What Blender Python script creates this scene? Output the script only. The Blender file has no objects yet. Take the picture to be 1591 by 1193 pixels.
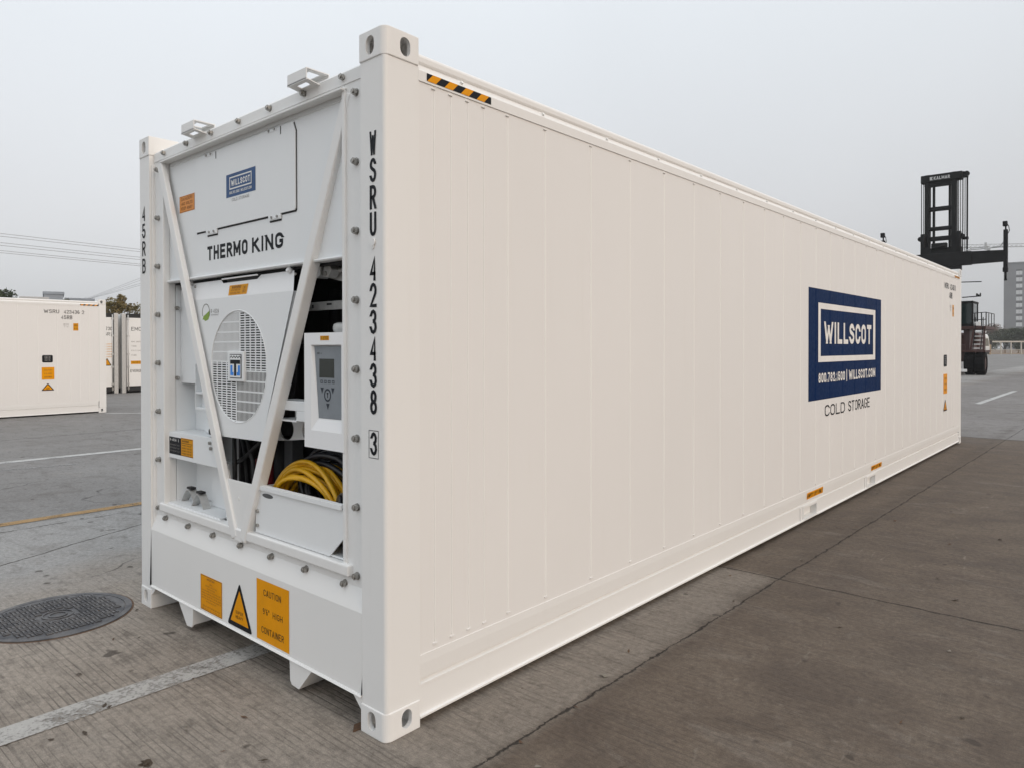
import bpy, bmesh, math, random
from mathutils import Vector, Matrix
random.seed(7)
R = math.radians
PI = math.pi
sc = bpy.context.scene
COL = sc.collection

# ------------------------------------------------------------------ camera
yaw, pit, rol, FPX = -.7232, -.0084, -.0011, 1108.55
fw = Vector((math.sin(yaw)*math.cos(pit), math.cos(yaw)*math.cos(pit), math.sin(pit)))
rt = Vector((math.cos(yaw), -math.sin(yaw), 0))
up = rt.cross(fw)
rt2 = rt*math.cos(rol) + up*math.sin(rol)
up2 = up*math.cos(rol) - rt*math.sin(rol)
cam_d = bpy.data.cameras.new('camera')
cam = bpy.data.objects.new('camera', cam_d)
COL.objects.link(cam)
m4 = Matrix((rt2, up2, -fw)).transposed().to_4x4()
m4.translation = Vector((2.2796, -1.8123, 1.5987))
cam.matrix_world = m4
cam_d.sensor_fit = 'HORIZONTAL'
cam_d.sensor_width = 36
cam_d.lens = FPX/1591*36
cam_d.shift_y = -(596.5-549.69)/1591
cam_d.clip_start = .05
cam_d.clip_end = 3000
sc.camera = cam

# ------------------------------------------------------------------ sky, sun, exposure
SUN_EL, SUN_AZ = R(24), R(91)          # low, veiled sun off to the right of the long wall
w = bpy.data.worlds.new('World')
sc.world = w
w.use_nodes = True
nt = w.node_tree
nt.nodes.clear()
wo = nt.nodes.new('ShaderNodeOutputWorld')
bg = nt.nodes.new('ShaderNodeBackground')
bg.inputs['Strength'].default_value = .1
sky = nt.nodes.new('ShaderNodeTexSky')
sky.sky_type = 'NISHITA'
sky.sun_disc = False
sky.sun_elevation = SUN_EL
sky.sun_rotation = SUN_AZ
sky.dust_density = 6
sky.air_density = 1.2
tc = nt.nodes.new('ShaderNodeTexCoord')
sx = nt.nodes.new('ShaderNodeSeparateXYZ')
nt.links.new(tc.outputs['Generated'], sx.inputs[0])
rampn = nt.nodes.new('ShaderNodeValToRGB')
nt.links.new(sx.outputs['Z'], rampn.inputs[0])
cr = rampn.color_ramp
cr.elements[0].position = 0.0
cr.elements[0].color = (7.15, 7.3, 7.5, 1)
cr.elements[1].position = .16
cr.elements[1].color = (8.1, 8.2, 8.45, 1)
e_ = cr.elements.new(.42); e_.color = (9.2, 9.65, 10.1, 1)
e_ = cr.elements.new(.9); e_.color = (13.1, 13.85, 14.5, 1)
# the veil is a little warmer and darker on the right, cloud tone uneven
cn = nt.nodes.new('ShaderNodeTexNoise')
cn.inputs['Scale'].default_value = 1.3
cn.inputs['Detail'].default_value = 3
nt.links.new(tc.outputs['Generated'], cn.inputs['Vector'])
cm = nt.nodes.new('ShaderNodeMapRange')
cm.inputs['From Min'].default_value = .3; cm.inputs['From Max'].default_value = .7
cm.inputs['To Min'].default_value = .95; cm.inputs['To Max'].default_value = 1.04
nt.links.new(cn.outputs['Fac'], cm.inputs['Value'])
vm = nt.nodes.new('ShaderNodeVectorMath'); vm.operation = 'SCALE'
dk = nt.nodes.new('ShaderNodeVectorMath'); dk.operation = 'DOT_PRODUCT'
nt.links.new(tc.outputs['Generated'], dk.inputs[0]); dk.inputs[1].default_value = (.25, .95, -.25)
dr = nt.nodes.new('ShaderNodeMapRange')
for i_, v_ in zip(('From Min', 'From Max', 'To Min', 'To Max'), (.15, 1.0, 1.0, .84)): dr.inputs[i_].default_value = v_
nt.links.new(dk.outputs['Value'], dr.inputs['Value'])
dm = nt.nodes.new('ShaderNodeMath'); dm.operation = 'MULTIPLY'
nt.links.new(cm.outputs['Result'], dm.inputs[0]); nt.links.new(dr.outputs['Result'], dm.inputs[1])
nt.links.new(rampn.outputs['Color'], vm.inputs[0]); nt.links.new(dm.outputs[0], vm.inputs['Scale'])
mx = nt.nodes.new('ShaderNodeMix'); mx.data_type = 'RGBA'
mx.inputs['Factor'].default_value = .9
nt.links.new(sky.outputs['Color'], mx.inputs[6]); nt.links.new(vm.outputs['Vector'], mx.inputs[7])
nt.links.new(mx.outputs[2], bg.inputs['Color'])
nt.links.new(bg.outputs['Background'], wo.inputs['Surface'])

sun_d = bpy.data.lights.new('sun', 'SUN')
sun_d.energy = 1.0
sun_d.angle = R(40)
sun_d.color = (1, .74, .52)
sun = bpy.data.objects.new('sun', sun_d)
COL.objects.link(sun)
sdir = Vector((math.sin(SUN_AZ)*math.cos(SUN_EL), math.cos(SUN_AZ)*math.cos(SUN_EL), math.sin(SUN_EL)))
sun.rotation_euler = sdir.to_track_quat('Z', 'Y').to_euler()
sun.location = sdir*60

sc.view_settings.view_transform = 'Standard'
sc.view_settings.look = 'None'
sc.view_settings.gamma = 1
sc.view_settings.use_curve_mapping = False
sc.view_settings.exposure = 0.06

# ------------------------------------------------------------------ node helpers
class NT:
    def __init__(s, name):
        s.m = bpy.data.materials.new(name)
        s.m.use_nodes = True
        s.t = s.m.node_tree
        s.b = s.t.nodes['Principled BSDF']
        s.out = s.t.nodes['Material Output']
    def n(s, typ, **kw):
        nd = s.t.nodes.new('ShaderNode'+typ)
        for k, v in kw.items():
            if hasattr(nd, k) and k not in nd.inputs: setattr(nd, k, v)
            else: s.put(nd.inputs[k], v)
        return nd
    def put(s, sock, v):
        if isinstance(v, bpy.types.NodeSocket): s.t.links.new(v, sock)
        else: sock.default_value = v
    def mth(s, op, a, b=0.0, c=None, clamp=False):
        nd = s.t.nodes.new('ShaderNodeMath'); nd.operation = op; nd.use_clamp = clamp
        s.put(nd.inputs[0], a); s.put(nd.inputs[1], b)
        if c is not None: s.put(nd.inputs[2], c)
        return nd.outputs[0]
    def mix(s, f, a, b, blend='MIX'):
        nd = s.t.nodes.new('ShaderNodeMix'); nd.data_type = 'RGBA'; nd.blend_type = blend
        s.put(nd.inputs['Factor'], f)
        s.put(nd.inputs[6], a if isinstance(a, bpy.types.NodeSocket) else (*a, 1))
        s.put(nd.inputs[7], b if isinstance(b, bpy.types.NodeSocket) else (*b, 1))
        return nd.outputs[2]
    def noise(s, vec, scale, detail=4, rough=.55, dist=0.0):
        nd = s.t.nodes.new('ShaderNodeTexNoise')
        s.t.links.new(vec, nd.inputs['Vector'])
        nd.inputs['Scale'].default_value = scale; nd.inputs['Detail'].default_value = detail
        nd.inputs['Roughness'].default_value = rough; nd.inputs['Distortion'].default_value = dist
        return nd.outputs['Fac']
    def rng(s, v, a, b, c=0.0, d=1.0):
        nd = s.t.nodes.new('ShaderNodeMapRange')
        s.put(nd.inputs['Value'], v)
        for k, x in zip(('From Min', 'From Max', 'To Min', 'To Max'), (a, b, c, d)): s.put(nd.inputs[k], x)
        return nd.outputs[0]
    def sub(s, vec, scale):
        nd = s.t.nodes.new('ShaderNodeVectorMath'); nd.operation = 'MULTIPLY'
        s.t.links.new(vec, nd.inputs[0]); nd.inputs[1].default_value = scale
        return nd.outputs[0]
    def bump(s, h, strength, dist):
        nd = s.t.nodes.new('ShaderNodeBump')
        s.put(nd.inputs['Height'], h); nd.inputs['Strength'].default_value = strength
        nd.inputs['Distance'].default_value = dist
        s.t.links.new(nd.outputs[0], s.b.inputs['Normal'])
    def pos(s):
        return s.t.nodes.new('ShaderNodeNewGeometry').outputs['Position']

def plain(name, col, rough=.5, metal=0.0, var=.08, scale=6, bump=0.0, bscale=60, bdist=.002, spec=.5):
    """one-colour paint, plastic or metal with slight unevenness in tone, gloss and surface"""
    k = NT(name)
    p = k.pos()
    f = k.noise(p, scale, 5)
    f2 = k.noise(p, scale*9, 4)
    lo = tuple(c*(1-var) for c in col); hi = tuple(min(1, c*(1+var)) for c in col)
    c = k.mix(k.rng(f, .3, .7), lo, hi)
    c = k.mix(k.rng(f2, .55, .8, 0, var*1.5), c, tuple(x*.7 for x in col))
    k.t.links.new(c, k.b.inputs['Base Color'])
    k.t.links.new(k.rng(f2, .3, .7, max(0.02, rough-.07), min(1, rough+.07)), k.b.inputs['Roughness'])
    k.b.inputs['Metallic'].default_value = metal
    k.b.inputs['Specular IOR Level'].default_value = spec
    if bump: k.bump(k.noise(p, bscale, 3), bump, bdist)
    return k.m

def white_paint(name, col, rough):
    """sprayed container enamel: orange peel, faint oil-canning of the sheet, thin rain dust streaks"""
    k = NT(name)
    p = k.pos()
    big = k.noise(k.sub(p, (.9, .9, .5)), 1.0, 4)
    streak = k.noise(k.sub(p, (26, 26, .8)), 1.0, 4, .6)
    fine = k.noise(p, 220, 3)
    c = k.mix(k.rng(big, .32, .68), tuple(x*.975 for x in col), col)
    c = k.mix(k.rng(streak, .58, .78, 0, .10), c, (col[0]*.80, col[1]*.77, col[2]*.71))
    spots = k.noise(p, 38, 5, .65)
    c = k.mix(k.rng(spots, .70, .76, 0, .22), c, (.42, .38, .33))
    k.t.links.new(c, k.b.inputs['Base Color'])
    k.t.links.new(k.rng(streak, .35, .75, rough-.05, rough+.10), k.b.inputs['Roughness'])
    k.b.inputs['Specular IOR Level'].default_value = .32
    k.bump(k.mth('ADD', k.mth('MULTIPLY', fine, .12), k.mth('MULTIPLY', big, 6)), .35, .002)
    return k.m

M = {}
M['white'] = white_paint('container_white', (.80, .80, .79), .42)
M['sheet'] = white_paint('container_sheet', (.785, .778, .768), .42)
M['bead'] = plain('sealed_bead', (.835, .83, .815), .4, 0, .03, 3, spec=.3)
M['unit'] = white_paint('unit_white', (.80, .82, .83), .42)
M['flap'] = white_paint('flap_white', (.83, .84, .85), .4)
M['steel'] = plain('zinc_bolt', (.36, .35, .33), .42, .8, .25, 60)
M['black'] = plain('black_part', (.012, .012, .013), .6, 0, .3, 20)
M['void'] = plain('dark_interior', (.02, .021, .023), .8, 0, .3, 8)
M['seal'] = plain('rubber_seal', (.016, .016, .017), .7)
M['ink'] = plain('black_ink', (.010, .012, .016), .5, 0, .2, 30, spec=.14)
M['navy'] = plain('navy_vinyl', (.0006, .017, .078), .55, 0, .10, 3, spec=.08)
M['blue'] = plain('blue_vinyl', (.045, .10, .23), .4, 0, .08, 10, spec=.14)
M['cyan'] = plain('blue_mark', (.05, .27, .80), .4, spec=.14)
M['letter'] = plain('white_vinyl', (.80, .79, .77), .42, 0, .05, 4, spec=.14)
M['orange'] = plain('orange_vinyl', (.76, .31, .0015), .42, 0, .06, 8, spec=.14)
M['amber'] = plain('amber_vinyl', (.66, .29, .006), .45, 0, .07, 8, spec=.14)
M['peach'] = plain('faded_orange_vinyl', (.72, .30, .085), .45, 0, .06, 8, spec=.14)
M['brownink'] = plain('brown_ink', (.22, .09, .03), .5, spec=.14)
M['greyink'] = plain('grey_ink', (.24, .23, .22), .5, spec=.14)
M['leafgreen'] = plain('green_ink', (.24, .36, .075), .45, spec=.14)
M['panelgrey'] = plain('keypad_grey', (.215, .24, .265), .42, 0, .05, 20)
M['screen'] = plain('lcd_glass', (.035, .04, .036), .12)
M['yellow'] = plain('yellow_cable', (.66, .36, .006), .38, 0, .08, 30, .2, 90)
M['darkcable'] = plain('black_cable', (.010, .011, .015), .35, 0, .2, 30)
M['film'] = plain('plastic_film', (.12, .13, .15), .15)
M['red'] = plain('red_part', (.22, .012, .018), .45)
M['galv'] = plain('galvanised', (.52, .52, .51), .45, .4, .12, 30)
M['dunnage'] = plain('brown_wood', (.10, .055, .03), .85, 0, .35, 30, .4, 80)

# ------------------------------------------------------------------ mesh helpers
def arc(cx, cy, rx, ry, a0, a1, n=6):
    return [(cx+rx*math.cos(R(a0+(a1-a0)*i/n)), cy+ry*math.sin(R(a0+(a1-a0)*i/n))) for i in range(n+1)]
# capital letters and figures as pen strokes in a unit box (polyline, closed flag)
q_ = .26
GL = {
 'A': [([(0, 0), (.5, 1)], 0), ([(.5, 1), (1, 0)], 0), ([(.17, .30), (.83, .30)], 0)],
 'B': [([(0, 0), (0, 1), (.55, 1)]+arc(.55, .765, .4, .235, 90, -90)+[(0, .53)], 0), ([(.0, .53), (.55, .53)]+arc(.55, .265, .45, .265, 90, -90)+[(0, 0)], 0)],
 'C': [(arc(.5, 1-q_, .5, q_, 12, 180)+arc(.5, q_, .5, q_, 180, 348), 0)],
 'D': [([(0, 0), (0, 1)]+arc(.45, .70, .55, .30, 90, 0)+arc(.45, .30, .55, .30, 0, -90), 1)],
 'E': [([(1, 0), (0, 0), (0, 1), (1, 1)], 0), ([(0, .52), (.85, .52)], 0)],
 'F': [([(0, 0), (0, 1), (1, 1)], 0), ([(0, .52), (.85, .52)], 0)],
 'G': [(arc(.5, 1-q_, .5, q_, 18, 180)+arc(.5, q_, .5, q_, 180, 360)+[(1, .46), (.55, .46)], 0)],
 'H': [([(0, 0), (0, 1)], 0), ([(1, 0), (1, 1)], 0), ([(0, .5), (1, .5)], 0)],
 'I': [([(.5, 0), (.5, 1)], 0)],
 'J': [([(1, 1), (1, q_)]+arc(.5, q_, .5, q_, 0, -180), 0)],
 'K': [([(0, 0), (0, 1)], 0), ([(1, 1), (.06, .48)], 0), ([(.28, .60), (1, 0)], 0)],
 'L': [([(0, 1), (0, 0), (1, 0)], 0)],
 'M': [([(0, 0), (0, 1)], 0), ([(1, 0), (1, 1)], 0), ([(0, 1), (.5, .25)], 0), ([(.5, .25), (1, 1)], 0)],
 'N': [([(0, 0), (0, 1)], 0), ([(1, 0), (1, 1)], 0), ([(0, 1), (1, 0)], 0)],
 'O': [(arc(.5, 1-q_, .5, q_, 0, 180)+arc(.5, q_, .5, q_, 180, 360), 1)],
 'P': [([(0, 0), (0, 1), (.5, 1)]+arc(.5, .74, .5, .26, 90, -90)+[(0, .48)], 0)],
 'Q': [(arc(.5, 1-q_, .5, q_, 0, 180)+arc(.5, q_, .5, q_, 180, 360), 1), ([(.6, .25), (1, 0)], 0)],
 'R': [([(0, 0), (0, 1), (.5, 1)]+arc(.5, .75, .5, .25, 90, -90)+[(0, .50)], 0), ([(.48, .50), (1, 0)], 0)],
 'S': [(arc(.5, .76, .47, .24, 22, 180)+arc(.5, .755, .47, .19, 180, 238)+arc(.5, .28, .5, .22, 62, 0)+arc(.5, .26, .5, .26, 0, -160), 0)],
 'T': [([(0, 1), (1, 1)], 0), ([(.5, 1), (.5, 0)], 0)],
 'U': [([(0, 1)]+arc(.5, q_, .5, q_, 180, 360)+[(1, 1)], 0)],
 'V': [([(0, 1), (.5, 0)], 0), ([(.5, 0), (1, 1)], 0)],
 'W': [([(0, 1), (.25, 0)], 0), ([(.25, 0), (.5, .80)], 0), ([(.5, .80), (.75, 0)], 0), ([(.75, 0), (1, 1)], 0)],
 'X': [([(0, 0), (1, 1)], 0), ([(0, 1), (1, 0)], 0)],
 'Y': [([(0, 1), (.5, .48), (1, 1)], 0), ([(.5, .48), (.5, 0)], 0)],
 'Z': [([(0, 1), (1, 1), (0, 0), (1, 0)], 0)],
 '0': [(arc(.5, 1-q_, .5, q_, 0, 180)+arc(.5, q_, .5, q_, 180, 360), 1)],
 '1': [([(.1, .8), (.5, 1), (.5, 0)], 0)],
 '2': [(arc(.5, .74, .5, .26, 170, 0)+[(.95, .58), (0, 0), (1, 0)], 0)],
 '3': [(arc(.48, .76, .46, .24, 160, -60)+[(.40, .53)], 0), ([(.40, .53)]+arc(.48, .265, .52, .265, 70, -165), 0)],
 '4': [([(.78, 0), (.78, .98), (.0, .26), (1, .26)], 0)],
 '5': [([(.95, 1), (.1, 1), (.05, .55)]+arc(.48, .31, .52, .31, 120, -165), 0)],
 '6': [([(.85, .95), (.5, 1)]+arc(.5, .70, .5, .30, 110, 180)+arc(.5, .29, .5, .29, 180, 540), 0)],
 '7': [([(0, 1), (1, 1), (.35, 0)], 0)],
 '8': [(arc(.5, .76, .43, .24, -90, 270, 14), 1), (arc(.5, .26, .5, .26, 90, 450, 14), 1)],
 '9': [([(.15, .05), (.5, 0)]+arc(.5, .30, .5, .30, -70, 0)+arc(.5, .71, .5, .29, 0, 360), 0)],
 '.': [([(.5, 0), (.5, .13)], 0)], "'": [([(.5, .72), (.5, 1)], 0)], '"': [([(.2, .72), (.2, 1)], 0), ([(.8, .72), (.8, 1)], 0)],
 '|': [([(.5, -.1), (.5, 1.1)], 0)], '!': [([(.5, .3), (.5, 1)], 0), ([(.5, 0), (.5, .12)], 0)], '-': [([(.1, .45), (.9, .45)], 0)],
 '(': [(arc(.9, .5, .6, .6, 130, 230), 0)], ')': [(arc(.1, .5, .6, .6, 50, -50), 0)],
}
GW = {'I': .30, '1': .55, '.': .28, "'": .5, '"': .75, '|': .3, '!': .3, ' ': .55, 'M': 1.25, 'W': 1.55, '-': .7, 'L': .9, '(': .5, ')': .5}
def ribbon(P, t, closed):
    """flat pen stroke of width t with mitred corners; returns left and right edges"""
    n = len(P); Lf = []; Rt = []
    for i in range(n):
        a = P[i-1] if (i or closed) else None; b = P[(i+1) % n] if (i < n-1 or closed) else None
        d1 = (P[i]-a).normalized() if a is not None else None; d2 = (b-P[i]).normalized() if b is not None else None
        if d1 is None: d1 = d2
        if d2 is None: d2 = d1
        m = Vector((-(d1.y+d2.y), d1.x+d2.x))
        if m.length < 1e-6: m = Vector((-d1.y, d1.x))
        m.normalize(); c = max(.66, m.dot(Vector((-d2.y, d2.x))))
        Lf.append(P[i]+m*t/2/c); Rt.append(P[i]-m*t/2/c)
    return Lf, Rt

class MB:
    def __init__(s): s.bm = bmesh.new()
    def face(s, pts, m=0):
        f = s.bm.faces.new([s.bm.verts.new(p) for p in pts]); f.material_index = m; return f
    def _merge(s, tb, m, smooth=False):
        for f in tb.faces:
            f.material_index = m
            if smooth: f.smooth = True
        me = bpy.data.meshes.new('x'); tb.to_mesh(me); tb.free(); s.bm.from_mesh(me); bpy.data.meshes.remove(me)
    def box(s, a, b, m=0, bev=0.0, seg=2):
        tb = bmesh.new()
        c = [(min(a[i], b[i]), max(a[i], b[i])) for i in range(3)]
        bmesh.ops.create_cube(tb, size=1, matrix=Matrix.LocRotScale(Vector([(q[0]+q[1])/2 for q in c]), None, Vector([q[1]-q[0] for q in c])))
        if bev: bmesh.ops.bevel(tb, geom=tb.edges[:], offset=bev, segments=seg, affect='EDGES', profile=.5)
        s._merge(tb, m)
        return s
    def poly(s, pts, axis, d0, d1, m=0, bev=0.0):
        """extrude a 2-D outline along an axis (x: pts are y,z; y: x,z; z: x,y)"""
        def P(q, d): return {'x': (d, q[0], q[1]), 'y': (q[0], d, q[1]), 'z': (q[0], q[1], d)}[axis]
        tb = bmesh.new()
        A = [tb.verts.new(P(q, d0)) for q in pts]; B = [tb.verts.new(P(q, d1)) for q in pts]
        tb.faces.new(A); tb.faces.new(B[::-1])
        n = len(pts)
        for i in range(n): tb.faces.new((A[i], B[i], B[(i+1) % n], A[(i+1) % n]))
        bmesh.ops.recalc_face_normals(tb, faces=tb.faces[:])
        if bev: bmesh.ops.bevel(tb, geom=[e for e in tb.edges if len(e.link_faces) == 2 and e.calc_face_angle(0) > .5], offset=bev, segments=2, affect='EDGES', profile=.5)
        s._merge(tb, m)
        return s
    def cyl(s, p0, p1, r, n=12, m=0, r2=None):
        p0 = Vector(p0); p1 = Vector(p1); d = p1-p0
        tb = bmesh.new()
        bmesh.ops.create_cone(tb, cap_ends=True, segments=n, radius1=r, radius2=r if r2 is None else r2, depth=d.length,
                              matrix=Matrix.Translation((p0+p1)/2) @ d.to_track_quat('Z', 'Y').to_matrix().to_4x4())
        for f in tb.faces:
            if len(f.verts) == 4 and n > 9: f.smooth = True
        s._merge(tb, m)
        return s
    def bar(s, p0, p1, wd, dp, m=0, bev=.008):
        """rectangular tube lying in an x-z plane: wd across, dp along y"""
        p0 = Vector(p0); p1 = Vector(p1); d = (p1-p0).normalized(); yv = Vector((0, 1, 0)); xv = yv.cross(d).normalized(); yv = d.cross(xv)
        tb = bmesh.new()
        bmesh.ops.create_cube(tb, size=1, matrix=Matrix.Diagonal((wd, dp, (p1-p0).length, 1)))
        bmesh.ops.bevel(tb, geom=tb.edges[:], offset=bev, segments=4, affect='EDGES', profile=.5)
        bmesh.ops.transform(tb, verts=tb.verts[:], matrix=Matrix.Translation((p0+p1)/2) @ Matrix((xv, yv, d)).transposed().to_4x4())
        for f in tb.faces: f.smooth = False
        s._merge(tb, m)
        return s
    def tube(s, path, r, n=8, m=0, closed=False):
        P = [Vector(p) for p in path]; tb = bmesh.new(); rings = []
        L = len(P); nrm = None
        for i in range(L):
            a = P[(i-1) % L] if (closed or i) else P[0]; b = P[(i+1) % L] if (closed or i < L-1) else P[-1]
            t = (b-a).normalized()
            if nrm is None: nrm = t.orthogonal().normalized()
            nrm = (nrm - t*nrm.dot(t)).normalized()
            bn = t.cross(nrm)
            rr = r[i] if isinstance(r, (list, tuple)) else r
            rings.append([tb.verts.new(P[i]+(nrm*math.cos(2*PI*k/n)+bn*math.sin(2*PI*k/n))*rr) for k in range(n)])
        for i in range(L if closed else L-1):
            A = rings[i]; B = rings[(i+1) % L]
            for k in range(n): tb.faces.new((A[k], A[(k+1) % n], B[(k+1) % n], B[k])).smooth = True
        if not closed: tb.faces.new(rings[0][::-1]); tb.faces.new(rings[-1])
        s._merge(tb, m)
        return s
    def text(s, body, o, ux, uz, m=0, bold=0.0):
        if not body.strip(): return s
        body = body.upper()
        o = Vector(o); ux = Vector(ux); uz = Vector(uz)
        Wd, Ht = ux.length, uz.length
        ex, ez = ux/Wd, uz/Ht; nn = ex.cross(ez).normalized()
        t = Ht*(.125+bold*4)
        ws = [GW.get(ch, 1.0) for ch in body]
        gap = .26 if len(body) > 1 else 0
        u = max((Wd-0.0)/(sum(ws)+gap*(len(body)-1)), 1e-5)
        t0 = min(t, u*.40)
        x = 0.0
        for ch, w_ in zip(body, ws):
            gw = w_*u
            t = min(t0, gw*(.27 if len(body) == 1 else .24)) if ch in 'WM' else t0
            if ch in GL:
                for si, (pl, cl) in enumerate(GL[ch]):
                    iw = max(gw-t, 0); ih = Ht-t
                    P = []
                    for a, b in pl:
                        q = Vector((x+t/2+a*iw if ch not in 'I.|!' else x+gw/2+(a-.5)*iw, t/2+b*ih))
                        if not P or (q-P[-1]).length > t*.02: P.append(q)
                    if cl and (P[0]-P[-1]).length < t*.05: P.pop()
                    ends = []
                    if not cl:
                        # cut upright and slanted strokes level with the letter's top and foot, square off the rest
                        for k0, k1 in ((0, 1), (-1, -2)):
                            d = (P[k0]-P[k1]).normalized()
                            if abs(d.y) > .55: ends.append((k0, d, P[k0].y+math.copysign(t/2, d.y)))
                            elif ch in 'EFLZT27H' and not (ch == 'H'): P[k0] = P[k0]+d*t*.5
                    Lf, Rt = ribbon(P, t, cl)
                    for k0, d, yy in ends:
                        for E_ in (Lf, Rt): E_[k0] = E_[k0]+d*((yy-E_[k0].y)/d.y)
                    off = nn*(.00012*si)
                    V = [[s.bm.verts.new(o+ex*p[0]+ez*p[1]+off) for p in E_] for E_ in (Lf, Rt)]
                    n = len(P)
                    for i in range(n if cl else n-1):
                        j = (i+1) % n
                        f = s.bm.faces.new((V[1][i], V[1][j], V[0][j], V[0][i])); f.material_index = m
                        f.normal_update()
                        if f.normal.dot(nn) < 0: f.normal_flip()
            x += gw+gap*u
        return s
    def add_mesh(s, me): s.bm.from_mesh(me); return s
    def build(s, name, mats, parent=None, flat=True):
        if not isinstance(mats, (list, tuple)): mats = [mats]
        root = parent
        while root is not None and root.parent is not None: root = root.parent
        if root is not None:
            bmesh.ops.translate(s.bm, verts=s.bm.verts[:], vec=-Vector(root.get('_b', (0, 0, 0))))
        me = bpy.data.meshes.new(name)
        s.bm.to_mesh(me); s.bm.free()
        for q in mats: me.materials.append(q)
        o = bpy.data.objects.new(name, me)
        COL.objects.link(o)
        if parent is not None: o.parent = parent
        return o

def tag(o, label=None, cat=None, group=None, kind=None):
    for k, v in (('label', label), ('category', cat), ('group', group), ('kind', kind)):
        if v: o[k] = v
    return o
def empty(name, loc=(0, 0, 0), **kw):
    o = bpy.data.objects.new(name, None)
    o.location = loc; o['_b'] = tuple(loc); o.empty_display_size = .3
    COL.objects.link(o)
    return tag(o, **kw)
def copy_part(o, parent, delta):
    c = o.copy(); COL.objects.link(c); c.parent = parent
    c.location = Vector(o.location)+Vector(delta)
    return c
def centred(mb):
    return mb
def boolean_cut(base, cutters):
    """base and cutters are bmeshes; returns a mesh"""
    def mk(b):
        me = bpy.data.meshes.new('b'); b.to_mesh(me); b.free(); o = bpy.data.objects.new('b', me); COL.objects.link(o); return o
    ob = mk(base); cs = [mk(c) for c in cutters]
    for c in cs:
        md = ob.modifiers.new('b', 'BOOLEAN'); md.object = c; md.operation = 'DIFFERENCE'; md.solver = 'EXACT'
    dg = bpy.context.evaluated_depsgraph_get()
    me = bpy.data.meshes.new_from_object(ob.evaluated_get(dg))
    for o in [ob]+cs: bpy.data.objects.remove(o)
    return me
def bm_poly(pts, axis, d0, d1):
    mb = MB(); mb.poly(pts, axis, d0, d1); return mb.bm
def stadium(c, wd, h, n=8):
    r = wd/2; k = h/2-r
    return [(c[0]+r*math.cos(a), c[1]+k+r*math.sin(a)) for a in [PI*i/n for i in range(n+1)]] + \
           [(c[0]+r*math.cos(a), c[1]-k+r*math.sin(a)) for a in [PI+PI*i/n for i in range(n+1)]]

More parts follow.
